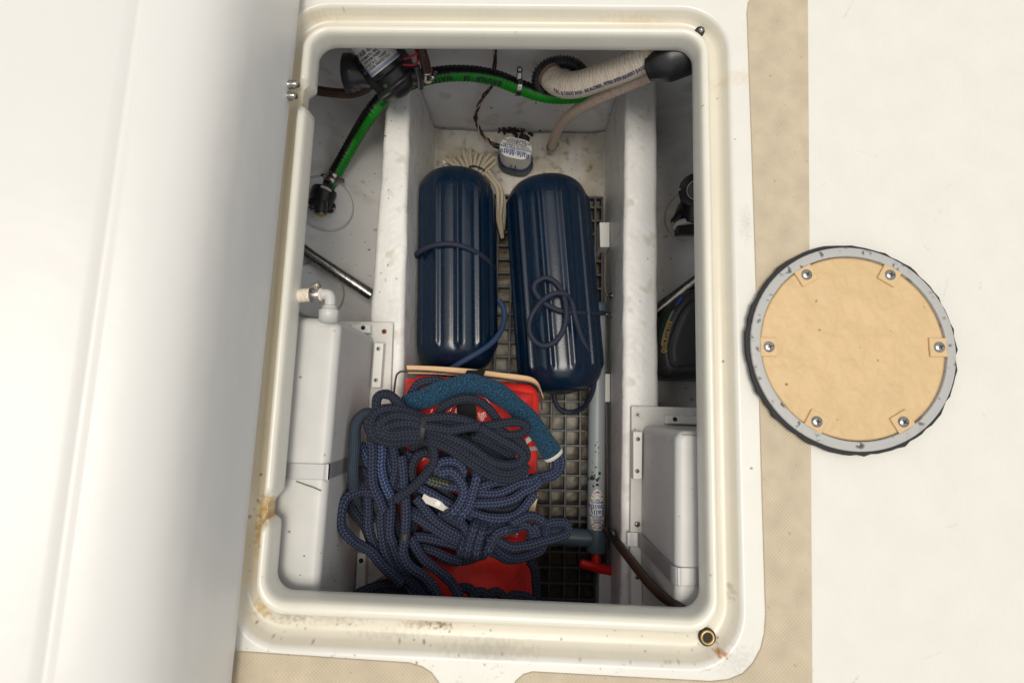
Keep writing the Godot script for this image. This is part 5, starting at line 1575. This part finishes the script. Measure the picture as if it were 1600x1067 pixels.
	for q in [
		[Vector3(-0.0438, -0.1471, 0.1651), Vector3(-0.0484, -0.1459, 0.1747), Vector3(-0.0519, -0.1454, 0.1908), Vector3(-0.0558, -0.1448, 0.2058), Vector3(-0.0603, -0.1441, 0.2174)],
		[Vector3(-0.0337, -0.1487, 0.1685), Vector3(-0.0378, -0.1476, 0.1803), Vector3(-0.0406, -0.1467, 0.1952), Vector3(-0.0435, -0.1459, 0.208), Vector3(-0.0454, -0.1453, 0.2185)],
		[Vector3(0.0131, -0.1613, 0.1814), Vector3(-0.0007, -0.1579, 0.178), Vector3(-0.0131, -0.1548, 0.1826), Vector3(-0.0218, -0.1525, 0.1942), Vector3(-0.0293, -0.1505, 0.2068), Vector3(-0.0345, -0.1491, 0.2184)],
		[Vector3(-0.0267, -0.1594, 0.1895), Vector3(-0.0298, -0.1585, 0.2003), Vector3(-0.0329, -0.1577, 0.211), Vector3(-0.0359, -0.1568, 0.2217)],
		[Vector3(-0.0575, -0.1528, 0.1765), Vector3(-0.0614, -0.1521, 0.1928), Vector3(-0.0642, -0.1517, 0.2079), Vector3(-0.0672, -0.1512, 0.2186)]]:
		q[0].y -= 0.02
		q[-1].y -= 0.03
		strand(r, q, b, M.rope_navy)

	# middle coil with the wraps
	var m := thing("dock_line", "slate blue dock line mid-pile, knotted round its own coil, stained green", "rope", Vector3(-0.0524, -0.19, 0.133), "navy dock lines piled on the bag")
	for q in [
		[Vector3(-0.0617, -0.1584, 0.1346), Vector3(-0.0471, -0.1608, 0.1286), Vector3(-0.0221, -0.167, 0.129), Vector3(-0.002, -0.172, 0.1232), Vector3(0.0158, -0.1763, 0.116), Vector3(0.0338, -0.1806, 0.1112), Vector3(0.0448, -0.1832, 0.1063)],
		[Vector3(-0.0538, -0.1554, 0.1411), Vector3(-0.0365, -0.1593, 0.1419), Vector3(-0.0166, -0.1643, 0.1424), Vector3(0.0034, -0.1692, 0.1375), Vector3(0.0211, -0.1735, 0.1279), Vector3(0.0364, -0.1772, 0.1207), Vector3(0.0454, -0.1794, 0.1108)],
		[Vector3(-0.0863, -0.159, 0.1473), Vector3(-0.0615, -0.1624, 0.1523), Vector3(-0.0364, -0.1673, 0.1613), Vector3(-0.0112, -0.1735, 0.1657), Vector3(0.0091, -0.1784, 0.1626), Vector3(0.0243, -0.1821, 0.1493), Vector3(0.0396, -0.1858, 0.1321)],
		[Vector3(-0.0717, -0.1651, 0.1531), Vector3(-0.0515, -0.1678, 0.1629), Vector3(-0.0288, -0.1732, 0.1721), Vector3(-0.0035, -0.1793, 0.173), Vector3(0.0169, -0.1843, 0.1637), Vector3(0.027, -0.1867, 0.1502)],
		[Vector3(-0.1209, -0.1463, 0.1073), Vector3(-0.1013, -0.149, 0.1133), Vector3(-0.0816, -0.1517, 0.1181), Vector3(-0.0618, -0.1544, 0.1205), Vector3(-0.0472, -0.1568, 0.1169)],
		[Vector3(-0.1262, -0.1516, 0.1215), Vector3(-0.1113, -0.1536, 0.1288), Vector3(-0.0962, -0.1557, 0.1385), Vector3(-0.0787, -0.158, 0.147), Vector3(-0.0614, -0.1604, 0.1495)],
		[Vector3(-0.1227, -0.1543, 0.0963), Vector3(-0.1078, -0.1563, 0.1011), Vector3(-0.0927, -0.1583, 0.1084), Vector3(-0.0728, -0.1611, 0.1108)],
		[Vector3(-0.0579, -0.1651, 0.116), Vector3(-0.038, -0.1693, 0.1112), Vector3(-0.0178, -0.1743, 0.109), Vector3(0.0079, -0.1804, 0.1093), Vector3(0.026, -0.1847, 0.1018)]]:
		strand(m, q, b, M.rope_navy if q.size() % 2 == 0 else M.rope_slate)
	strand(m, [Vector3(-0.1005, -0.139, 0.0987), Vector3(-0.1008, -0.139, 0.0891), Vector3(-0.0915, -0.1403, 0.0823), Vector3(-0.0781, -0.1422, 0.0822), Vector3(-0.0681, -0.1436, 0.0889), Vector3(-0.0666, -0.1437, 0.0985), Vector3(-0.076, -0.1424, 0.1058)], b, M.rope_slate)
	strand(m, [Vector3(-0.0973, -0.1333, 0.0967), Vector3(-0.0805, -0.1357, 0.0966), Vector3(-0.0668, -0.1376, 0.1097), Vector3(-0.0631, -0.138, 0.1263), Vector3(-0.0682, -0.1372, 0.1404), Vector3(-0.0785, -0.1357, 0.1509), Vector3(-0.0879, -0.1547, 0.1586)], b, M.rope_slate)
	strand(m, [Vector3(-0.0494, -0.1605, 0.0929), Vector3(-0.046, -0.141, 0.1049), Vector3(-0.0495, -0.14, 0.1239), Vector3(-0.0561, -0.1389, 0.1428), Vector3(-0.0641, -0.1377, 0.1557), Vector3(-0.0691, -0.1572, 0.1707)], b, M.rope_slate)
	strand(m, [Vector3(-0.0847, -0.149, 0.1573), Vector3(-0.0699, -0.1511, 0.1646), Vector3(-0.0598, -0.1524, 0.1766), Vector3(-0.0547, -0.1531, 0.1837)], b, M.rope_navy)
	strand(m, [Vector3(-0.1256, -0.1476, 0.1173), Vector3(-0.1357, -0.1462, 0.1076), Vector3(-0.1384, -0.146, 0.0907), Vector3(-0.1323, -0.1469, 0.0773), Vector3(-0.1179, -0.149, 0.0723), Vector3(-0.1055, -0.1506, 0.0759)], b, M.rope_ink)
	part("green_stain", tube(smooth([Vector3(-0.1135, -0.1471, 0.1097), Vector3(-0.1012, -0.1488, 0.1133), Vector3(-0.0865, -0.1508, 0.1169)], 5), 0.00715, 14, Vector3.ZERO, 1.0, false), M.rope_stained, m)

	# the line with the fleece sleeve
	var s := thing("dock_line", "blue dock line with a bright blue fleece sleeve arching over the bag", "rope", Vector3(-0.038, -0.2045, -0.0108), "navy dock lines piled on the bag")
	var sp := smooth([Vector3(-0.156, -0.1482, 0.0031), Vector3(-0.1411, -0.1482, -0.0003), Vector3(-0.1216, -0.151, -0.007), Vector3(-0.0999, -0.156, -0.0178), Vector3(-0.0776, -0.1611, -0.0253), Vector3(-0.0574, -0.1658, -0.028), Vector3(-0.0369, -0.1725, -0.024), Vector3(-0.0158, -0.1775, -0.0137), Vector3(0.0056, -0.1844, 0.002), Vector3(0.0273, -0.1894, 0.0221), Vector3(0.0466, -0.1957, 0.0456), Vector3(0.0608, -0.2041, 0.0656), Vector3(0.0691, -0.2112, 0.0779)], 8)
	var sr := PackedFloat32Array()
	for i in sp.size(): sr.append(0.0155 + 0.0009 * sin(i * 0.37) - 0.004 * smoothstep(14.0, 0.0, float(i)))
	part("fleece_sleeve", tube(sp, sr, 20, Vector3.UP, 0.55), M.fleece_blue, s)
	var e := sp.size() - 1
	part("cuff", tube(PackedVector3Array([sp[e - 2], sp[e] + (sp[e] - sp[e - 2]) * 0.25]), 0.0163, 20, Vector3.UP, 0.57), M.cloth_white, s)
	part("seam", tube(PackedVector3Array([sp[e - 1], sp[e - 1] + (sp[e] - sp[e - 2]) * 0.12]), 0.0165, 20, Vector3.UP, 0.575, false), M.decal_silver, s)
	strand(s, [Vector3(0.064, -0.2092, 0.0712), Vector3(0.0718, -0.2103, 0.0831), Vector3(0.0731, -0.2107, 0.0963), Vector3(0.0615, -0.2061, 0.1059), Vector3(0.0399, -0.1998, 0.1108), Vector3(0.0187, -0.1949, 0.1131), Vector3(-0.0125, -0.1695, 0.1119), Vector3(-0.0323, -0.1605, 0.116), Vector3(-0.0498, -0.1602, 0.1212)], b, M.rope_slate)
	strand(s, [Vector3(0.071, -0.2119, 0.0726), Vector3(0.0795, -0.2152, 0.0808), Vector3(0.0797, -0.2152, 0.0967), Vector3(0.07, -0.2114, 0.1075), Vector3(0.0508, -0.2043, 0.1117), Vector3(0.0267, -0.1987, 0.1153)], b, M.rope_slate)
	strand(s, [Vector3(-0.1496, -0.1656, -0.0027), Vector3(-0.1453, -0.1662, -0.0183), Vector3(-0.1331, -0.1679, -0.029), Vector3(-0.1154, -0.1703, -0.0326), Vector3(-0.0972, -0.1727, -0.0274)], b, M.rope_navy)

	# topmost: the black hank, bound with tape
	var h := thing("rope_hank", "black braided line in a tight hank bound with tape, topmost on the pile", "rope", Vector3(-0.098, -0.1437, 0.0371))
	for q in [
		[Vector3(-0.1205, -0.1223, 0.0235), Vector3(-0.1398, -0.1196, 0.0154), Vector3(-0.1588, -0.1166, 0.0094), Vector3(-0.1743, -0.1112, 0.0106), Vector3(-0.1865, -0.1068, 0.0198), Vector3(-0.19, -0.1052, 0.0339), Vector3(-0.1843, -0.107, 0.0479), Vector3(-0.1698, -0.112, 0.0544), Vector3(-0.1496, -0.1179, 0.0548), Vector3(-0.1193, -0.1223, 0.0516)],
		[Vector3(-0.1193, -0.1163, 0.0276), Vector3(-0.1407, -0.1132, 0.0208), Vector3(-0.1592, -0.1099, 0.0193), Vector3(-0.171, -0.1056, 0.0241), Vector3(-0.178, -0.1029, 0.0347), Vector3(-0.1732, -0.1045, 0.0447), Vector3(-0.1577, -0.1099, 0.0486), Vector3(-0.1394, -0.1132, 0.0472), Vector3(-0.1185, -0.1163, 0.0465)],
		[Vector3(-0.1187, -0.1143, 0.0339), Vector3(-0.1376, -0.1116, 0.0294), Vector3(-0.156, -0.1086, 0.0305), Vector3(-0.1678, -0.1044, 0.0352), Vector3(-0.1707, -0.1032, 0.0404), Vector3(-0.1597, -0.1071, 0.0426), Vector3(-0.1393, -0.1112, 0.0412), Vector3(-0.1185, -0.1143, 0.0398)],
		[Vector3(-0.1356, -0.1242, 0.0191), Vector3(-0.1503, -0.1222, 0.0097), Vector3(-0.1603, -0.1206, -0.0021), Vector3(-0.1696, -0.1176, -0.0096), Vector3(-0.179, -0.1143, -0.0093), Vector3(-0.1852, -0.112, -0.0015), Vector3(-0.1846, -0.112, 0.0104), Vector3(-0.1771, -0.1145, 0.0174)],
		[Vector3(-0.175, -0.1152, 0.015), Vector3(-0.1921, -0.1091, 0.0247), Vector3(-0.1923, -0.1087, 0.0388), Vector3(-0.184, -0.1114, 0.0528)],
		[Vector3(-0.1219, -0.1159, 0.0233), Vector3(-0.0984, -0.1193, 0.021), Vector3(-0.077, -0.1224, 0.0206), Vector3(-0.0552, -0.1254, 0.0269), Vector3(-0.0331, -0.1305, 0.0387), Vector3(-0.0109, -0.1361, 0.0506), Vector3(0.0091, -0.141, 0.0615), Vector3(0.0187, -0.1434, 0.0724), Vector3(0.012, -0.1417, 0.0821), Vector3(-0.0027, -0.138, 0.0856), Vector3(-0.0223, -0.133, 0.0807), Vector3(-0.0419, -0.1281, 0.0687), Vector3(-0.0638, -0.1241, 0.0557), Vector3(-0.0856, -0.121, 0.0453), Vector3(-0.1047, -0.1183, 0.0397), Vector3(-0.1213, -0.1159, 0.0364)],
		[Vector3(-0.1227, -0.1219, 0.0288), Vector3(-0.0989, -0.1253, 0.0284), Vector3(-0.0724, -0.1291, 0.0311), Vector3(-0.0482, -0.1328, 0.0331), Vector3(-0.0239, -0.139, 0.0291), Vector3(-0.0017, -0.1446, 0.0259), Vector3(0.016, -0.1489, 0.0271), Vector3(0.0237, -0.1508, 0.0335), Vector3(0.0175, -0.1492, 0.0415), Vector3(0.0012, -0.1452, 0.0436), Vector3(-0.0211, -0.1396, 0.0409), Vector3(-0.0432, -0.1341, 0.0367)],
		[Vector3(-0.1204, -0.1099, 0.0337), Vector3(-0.0994, -0.113, 0.0346), Vector3(-0.0805, -0.1157, 0.0366), Vector3(-0.0616, -0.1184, 0.034), Vector3(-0.0427, -0.1221, 0.0289)],
		[Vector3(-0.1224, -0.1239, 0.0415), Vector3(-0.1008, -0.127, 0.0467), Vector3(-0.0764, -0.1304, 0.0589), Vector3(-0.0543, -0.1334, 0.0731), Vector3(-0.0346, -0.1379, 0.0851), Vector3(-0.0148, -0.1429, 0.0949), Vector3(0.0049, -0.1478, 0.0951), Vector3(0.0197, -0.1515, 0.0854), Vector3(0.0239, -0.1526, 0.0695), Vector3(0.0166, -0.1509, 0.056), Vector3(-0.0037, -0.146, 0.0438), Vector3(-0.0238, -0.141, 0.0341)],
		[Vector3(-0.1228, -0.1279, 0.0478), Vector3(-0.1034, -0.1306, 0.0559), Vector3(-0.0814, -0.1337, 0.0665), Vector3(-0.0592, -0.1368, 0.0807), Vector3(-0.0394, -0.1407, 0.0939), Vector3(-0.0221, -0.145, 0.1025), Vector3(0.0002, -0.1506, 0.1052), Vector3(0.0175, -0.1549, 0.0994), Vector3(0.0249, -0.1568, 0.0859)],
		[Vector3(-0.1034, -0.137, 0.0174), Vector3(-0.0965, -0.138, 0.0074), Vector3(-0.0822, -0.14, -0.0028), Vector3(-0.065, -0.1424, -0.006), Vector3(-0.0476, -0.1455, -0.0036), Vector3(-0.0324, -0.1492, 0.006), Vector3(-0.0221, -0.1516, 0.0184), Vector3(-0.0181, -0.1526, 0.027)],
		[Vector3(-0.056, -0.1454, 0.0498), Vector3(-0.0361, -0.1499, 0.0546), Vector3(-0.0159, -0.1549, 0.0644), Vector3(-0.0006, -0.1586, 0.0743), Vector3(0.0047, -0.1598, 0.0818)],
		[Vector3(-0.0685, -0.1457, 0.0489), Vector3(-0.0459, -0.1495, 0.0597), Vector3(-0.0257, -0.1544, 0.0745), Vector3(-0.0105, -0.1581, 0.0819)],
		[Vector3(-0.0487, -0.1468, 0.0448), Vector3(-0.0263, -0.1524, 0.0508), Vector3(-0.0059, -0.1573, 0.0607), Vector3(0.0083, -0.1607, 0.0731)],
		[Vector3(-0.0885, -0.145, 0.0456), Vector3(-0.0635, -0.1484, 0.0551), Vector3(-0.0383, -0.1533, 0.0697), Vector3(-0.0181, -0.1583, 0.0796), Vector3(-0.0003, -0.1626, 0.0847)],
		[Vector3(-0.1229, -0.1218, 0.051), Vector3(-0.1136, -0.1333, 0.0563), Vector3(-0.1064, -0.1342, 0.0671), Vector3(-0.1072, -0.134, 0.0839), Vector3(-0.1153, -0.1328, 0.0994), Vector3(-0.1301, -0.1306, 0.1136), Vector3(-0.1459, -0.1282, 0.1264), Vector3(-0.1558, -0.1262, 0.1356)]]:
		strand(h, q, a, M.rope_black)
	part("tape", tube(PackedVector3Array([Vector3(-0.1212, -0.1185, 0.0372), Vector3(-0.1203, -0.1186, 0.0372)]) if false else smooth([Vector3(-0.1231, -0.1301, 0.017), Vector3(-0.1198, -0.1142, 0.0208), Vector3(-0.1189, -0.1071, 0.0289), Vector3(-0.1192, -0.1055, 0.037), Vector3(-0.1206, -0.1088, 0.0465), Vector3(-0.1232, -0.1176, 0.0542), Vector3(-0.1264, -0.1315, 0.0587)], 6), 0.0042, 14, Vector3.UP, 0.4), M.tape_black, h)


func build_hand_pump() -> void:
	var y := -0.392
	var a := Vector3(0.1673, -0.392, -0.1961)
	var b := Vector3(0.1647, -0.392, 0.2683)
	a.y = y
	b.y = y
	var o := thing("hand_pump", "grey hand bilge pump lying on the grating, blue-grey T end, red handle and oval sticker", "hand pump", Vector3(a.x, -0.42, (a.z + b.z) * 0.5))
	var t := (b - a).normalized()
	part("pipe", tube(PackedVector3Array([a, a.lerp(b, 0.3), a.lerp(b, 0.7), b]), 0.0165, 28), M.pipe_grey, o)
	part("end_cap", tube(PackedVector3Array([a - t * 0.004, a, a + t * 0.016]), PackedFloat32Array([0.017, 0.0185, 0.0185]), 28), M.pipe_blue_grey, o)
	var t0 := Vector3(0.1658, -0.392, 0.227)
	var t1 := Vector3(0.1647, -0.392, 0.2683)
	part("tee", tube(PackedVector3Array([t0, t0.lerp(t1, 0.05), t0.lerp(t1, 0.95), t1]), PackedFloat32Array([0.0175, 0.0188, 0.0188, 0.0175]), 28), M.pipe_blue_grey, o)
	part("spout", tube(smooth([Vector3(0.1646, -0.392, 0.2443), Vector3(0.1372, -0.392, 0.2437), Vector3(0.1061, -0.392, 0.2421), Vector3(0.0774, -0.392, 0.2405)], 4), 0.0162, 24), M.pipe_blue_grey, o)
	var h := part("handle", tube(PackedVector3Array([Vector3(0.136, -0.39, 0.2889), Vector3(0.1406, -0.389, 0.2896), Vector3(0.1651, -0.387, 0.2953), Vector3(0.1903, -0.389, 0.301), Vector3(0.1958, -0.39, 0.3023)]), PackedFloat32Array([0.0072, 0.0084, 0.0088, 0.0084, 0.0072]), 16, Vector3.UP, 0.85), M.handle_red, o)
	part("stem", tube(PackedVector3Array([Vector3(0.1651, -0.391, 0.2726), Vector3(0.1655, -0.389, 0.2936)]), 0.0085, 16), M.handle_red, h)
	for k in 26:
		var sp := Vector3(0.1605, -0.376, 0.135) + Vector3(clampf(rng.randfn(0, 0.005), -0.011, 0.011), 0, clampf(rng.randfn(0, 0.006), -0.013, 0.013))
		var dx := sp.x - lerpf(a.x, b.x, 0.7)
		sp.y = y + sqrt(maxf(0.0165 * 0.0165 - dx * dx, 0.0))
		var sz := rng.randf_range(0.002, 0.0055)
		part("scrape", block(Vector3(sz, 0.0005, sz * rng.randf_range(0.5, 1.4)), 0.0002, Transform3D(Basis(Vector3.BACK, -asin(clampf(dx / 0.0165, -1, 1))) * Basis(Vector3.UP, rng.randf() * 3.0), sp)), M.dirt, o)
	for k in 12:
		var q := Vector3(0.1591, -0.376, 0.0659) + Vector3(rng.randf_range(-0.004, 0.0095), 0, rng.randf_range(-0.03, 0.085))
		q.y = y + sqrt(maxf(0.0165 * 0.0165 - pow(q.x - lerpf(a.x, b.x, 0.6), 2.0), 0.0))
		part("scuff", block(Vector3(rng.randf_range(0.001, 0.003), 0.0006, rng.randf_range(0.001, 0.003)), 0.0002, Transform3D(Basis(Vector3.UP, rng.randf() * 3.0), q)), M.dirt, o)
	# the sticker, bent to the pipe, turned a little to its left
	var mid := Vector3(0.1645, -0.392, 0.1911)
	mid.y = y
	var rows := []
	for i in 25:
		var v := i / 24.0 * 2.0 - 1.0
		var w := sqrt(maxf(0.0, 1.0 - v * v)) * 0.98
		var row := PackedVector3Array()
		for j in 17:
			var ang: float = (j / 16.0 * 2.0 - 1.0) * w * 0.92 + 0.02
			row.append(mid + Vector3(sin(ang) * 0.01685, cos(ang) * 0.01685, v * 0.0385))
		rows.append(row)
	var s := part("sticker", lattice(rows, false, Vector3.UP), M.plastic_white, o)
	var place := func(ang: float, z: float) -> Transform3D:
		return Transform3D(Basis(Vector3(cos(ang), -sin(ang), 0), Vector3(sin(ang), cos(ang), 0), Vector3.BACK), mid + Vector3(sin(ang) * 0.017, cos(ang) * 0.017, z))
	var border := ["C", "X", "O", "N", "D", "I", "S", "E", "R", "M", "I", "T", "K", "A", "L", "Q"]
	var paint := [M.decal_blue, M.decal_red, M.decal_orange, M.gold, M.ink_navy]
	for k in 22:
		var th := TAU * (k + 0.5) / 22.0
		var xf: Transform3D = place.call(0.02 + sin(th) * 0.76, -cos(th) * 0.0335)
		if k % 3 == 0: part("flag", block(Vector3(0.0036, 0.0003, 0.0036), 0.0001, xf * Transform3D(Basis(Vector3.UP, -th), Vector3.ZERO)), paint[k % 5], s)
		else: words(border[k % 16], 0.0058, xf.origin, xf.basis * Vector3(-cos(th), 0, -sin(th)), xf.basis * Vector3(-sin(th), 0, cos(th)), paint[(k * 2) % 5], s)
	var oval := []
	for k in 41:
		var th := TAU * k / 40.0
		oval.append((place.call(0.02 + sin(th) * 0.58, cos(th) * 0.0275) as Transform3D).origin)
	part("oval_line", tube(PackedVector3Array(oval), 0.0003, 6, Vector3.ZERO, 1.0, false), M.ink_navy, s)
	for q in [["MADE", 0.0042, 0.021], ["SOUTH", 0.0042, 0.0165], ["BREWED", 0.0048, 0.0115], ["Sally", 0.0115, 0.0035], ["Smith", 0.0115, -0.0065], ["BREWING CO", 0.004, -0.0145], ["PORT", 0.004, -0.019]]:
		var total := 0.0
		var f := font(true, q[1] > 0.01)
		for ch in q[0]: total += f.get_string_size(ch, HORIZONTAL_ALIGNMENT_LEFT, -1, 48).x * q[1] / 48.0
		var run := -total * 0.5
		for ch in q[0]:
			var w: float = f.get_string_size(ch, HORIZONTAL_ALIGNMENT_LEFT, -1, 48).x * q[1] / 48.0
			var xf: Transform3D = place.call(0.02 - (run + w * 0.5) / 0.017, q[2])
			run += w
			if ch != " ": words(ch, q[1], xf.origin, xf.basis * Vector3.LEFT, xf.basis * Vector3.BACK, M.ink_blue, s, f)


func build_small_things() -> void:
	# white blocks along the foot of the right stringer
	for q in [[Vector2(0.1696, -0.365), Vector2(0.19, -0.3654), Vector2(0.19, -0.3141), Vector2(0.1709, -0.3136), "white block at the foot of the right stringer beside the right fender"], [Vector2(0.1784, -0.0626), Vector2(0.1908, -0.0629), Vector2(0.1907, -0.0088), Vector2(0.1784, -0.0085), "white block at the foot of the right stringer beside the middle of the hand pump"], [Vector2(0.1697, 0.3059), Vector2(0.1924, 0.3054), Vector2(0.1923, 0.3811), Vector2(0.1699, 0.3816), "white block at the foot of the right stringer by the red pump handle"]]:
		solo("support_block", slab(q.slice(0, 4), 0.0015, -0.455, -0.385, 0.0015, 2), M.strip_white, q[4], "block", Vector3(q[0].x, -0.455, q[0].y), "white blocks at the foot of the right stringer")
	# two bolts through the stringer
	for k in 2:
		var at := [Vector3(0.1932, -0.37, -0.2126), Vector3(0.1932, -0.37, -0.175)][k] as Vector3
		var d := Vector3(-1, 0.35, 0)
		var o := thing("through_bolt", ["upper of the two bolts through the right stringer, above the grey pump cap", "lower of the two bolts through the right stringer, level with the grey pump cap"][k], "bolt", at, "bolts through the right stringer")
		part("washer", spun([Vector2(0, -0.001), Vector2(0.009, -0.001), Vector2(0.009, 0.001), Vector2(0, 0.0012)], 20, axis_at(at, d)), M.screw_metal, o)
		part("nut", spun([Vector2(0, 0.001), Vector2(0.0055, 0.001), Vector2(0.0056, 0.005), Vector2(0.004, 0.0062), Vector2(0, 0.0062)], 6, axis_at(at, d)), M.steel, o)
		part("shank", spun([Vector2(0.0026, 0.005), Vector2(0.0026, 0.014), Vector2(0.0018, 0.016), Vector2(0, 0.016)], 12, axis_at(at, d)), M.steel, o)
	# brown strap hose at lower right
	var bp := smooth([Vector3(0.1711, -0.33, 0.2168), Vector3(0.1745, -0.29, 0.2155), Vector3(0.1747, -0.23, 0.2142), Vector3(0.1816, -0.175, 0.2227), Vector3(0.1905, -0.125, 0.2327), Vector3(0.1993, -0.085, 0.2381), Vector3(0.2083, -0.048, 0.2379), Vector3(0.2274, -0.042, 0.2482)], 8)
	var o2 := thing("drain_hose", "dark brown hose crossing from the right stringer under the right tank's near corner", "hose", bp[25])
	part("hose", tube(bp, 0.0068, 16, Vector3.UP, 0.8), M.hose_brown_dark, o2)
	part("clip", tube(smooth([Vector3(0.1703, -0.285, 0.202), Vector3(0.1726, -0.275, 0.2098), Vector3(0.1768, -0.27, 0.2196)], 4), 0.0045, 10), M.plastic_black, o2)
	part("clip_head", spun([Vector2(0, -0.006), Vector2(0.005, -0.006), Vector2(0.005, 0.006), Vector2(0, 0.006)], 10, axis_at(Vector3(0.1721, -0.262, 0.2047), Vector3(0.3, 0, 1))), M.plastic_black, o2)
	# drain fitting and screw in the gutter corners
	var g := Vector3(0.2287, -0.016, 0.2564)
	var d := thing("drain_fitting", "brass drain fitting with black sealant in the bottom right gutter corner", "drain", g)
	part("sealant_ring", spun([Vector2(0.007, -0.003), Vector2(0.0092, -0.002), Vector2(0.0098, 0.0012), Vector2(0.0086, 0.0022), Vector2(0.0075, 0.001)], 28, Transform3D(Basis(), g)), M.sealant, d)
	part("tube", spun([Vector2(0.0052, 0.0005), Vector2(0.0056, 0.0032), Vector2(0.0078, 0.0032), Vector2(0.0084, 0.001), Vector2(0.0084, -0.003)], 28, Transform3D(Basis(), g)), M.brass, d)
	part("bore", spun([Vector2(0, 0.0012), Vector2(0.0053, 0.0012), Vector2(0.0054, 0.0005)], 28, Transform3D(Basis(), g)), M.dirt, d)
	var s := Vector3(0.2362, -0.013, -0.4892)
	var k := thing("sealed_screw", "steel screw set in a dab of black sealant in the top right gutter corner", "screw", s)
	part("sealant_dab", spun([Vector2(0, 0.0025), Vector2(0.0042, 0.002), Vector2(0.0062, 0.0003), Vector2(0.0066, -0.002)], 9, axis_at(s, Vector3(-0.15, 1, 0.1))), M.sealant, k)
	part("screw_head", spun([Vector2(0, 0.005), Vector2(0.0022, 0.0046), Vector2(0.0032, 0.0026)], 14, axis_at(s + Vector3(0.001, 0, 0.0005), Vector3(-0.15, 1, 0.1))), M.steel, k)
	# bits of dirt and a blade of grass
	var bits := []
	for q in 96:
		var side := q % 4
		var at: Vector3
		if side == 0: at = Vector3(rng.randf_range(-0.36, -0.265), 0, rng.randf_range(-0.5, -0.13))
		elif side == 1: at = Vector3(rng.randf_range(0.262, 0.36), 0, rng.randf_range(-0.54, -0.05))
		elif side == 2: at = Vector3(rng.randf_range(-0.245, -0.19), 0, rng.randf_range(-0.5, -0.13))
		else: at = Vector3(rng.randf_range(-0.14, 0.17), 0, rng.randf_range(-0.56, -0.45))
		if side == 0: at.y = lerpf(-0.295, -0.385, clampf((at.x + 0.37) / 0.12, 0, 1)) + 0.002
		elif side == 1: at.y = lerpf(-0.39, -0.315, clampf((at.x - 0.265) / 0.115, 0, 1)) + 0.002
		elif side == 2: at.y = -0.2285
		else: at.y = -0.461
		if side == 2 and q % 8 != 2: continue
		var sz := rng.randf_range(0.0006, 0.0016) * (1.6 if q % 11 == 0 else 1.0)
		bits.append(block(Vector3(sz * rng.randf_range(1, 2.6), sz * 0.5, sz), sz * 0.2, Transform3D(Basis(Vector3.UP, rng.randf() * 6.0), at)))
	for q in 13:
		var at := Vector3(-0.2266, -0.0496, 0.1964) + Vector3(rng.randf_range(-0.04, 0.025), 0, rng.randfn(0, 0.035))
		var sz := rng.randf_range(0.0005, 0.0014)
		bits.append(block(Vector3(sz * rng.randf_range(1, 2.2), sz * 0.5, sz), sz * 0.2, Transform3D(Basis(Vector3.UP, rng.randf() * 6.0), at)))
	var dirt := structure("dirt_specks", joined(bits), M.dirt)
	dirt.set_meta("kind", "stuff")
	dirt.set_meta("label", "loose specks of dirt on the hull floor and the left tank")
	solo("grass_blade", tube(smooth([Vector3(-0.2629, -0.0488, 0.1002), Vector3(-0.2496, -0.0478, 0.1044), Vector3(-0.2399, -0.0478, 0.1073), Vector3(-0.2314, -0.0488, 0.1111)], 5), 0.0006, 6), M.grass_green, "thin green grass blade lying on the left tank below its strap", "grass blade", Vector3(-0.2448, -0.05, 0.1062))
	for q in [[[Vector3(-0.3519, -0.335, -0.2156), Vector3(-0.3383, -0.335, -0.2086), Vector3(-0.3303, -0.335, -0.1954)], "curl of dry brown leaf by the elbow fitting of the left tank"], [[Vector3(-0.3126, -0.36, -0.2868), Vector3(-0.3095, -0.36, -0.2767), Vector3(-0.3126, -0.36, -0.2665)], "dry brown leaf crumb beside the left stringer, above the steel tube"]]:
		solo("dry_leaf", ribbon(smooth(q[0], 5), Vector3(0.0045, 0.001, 0.002), 0.0005), M.fuel_stain, q[1], "dry leaf", q[0][1], "dry leaf bits in the left bay")
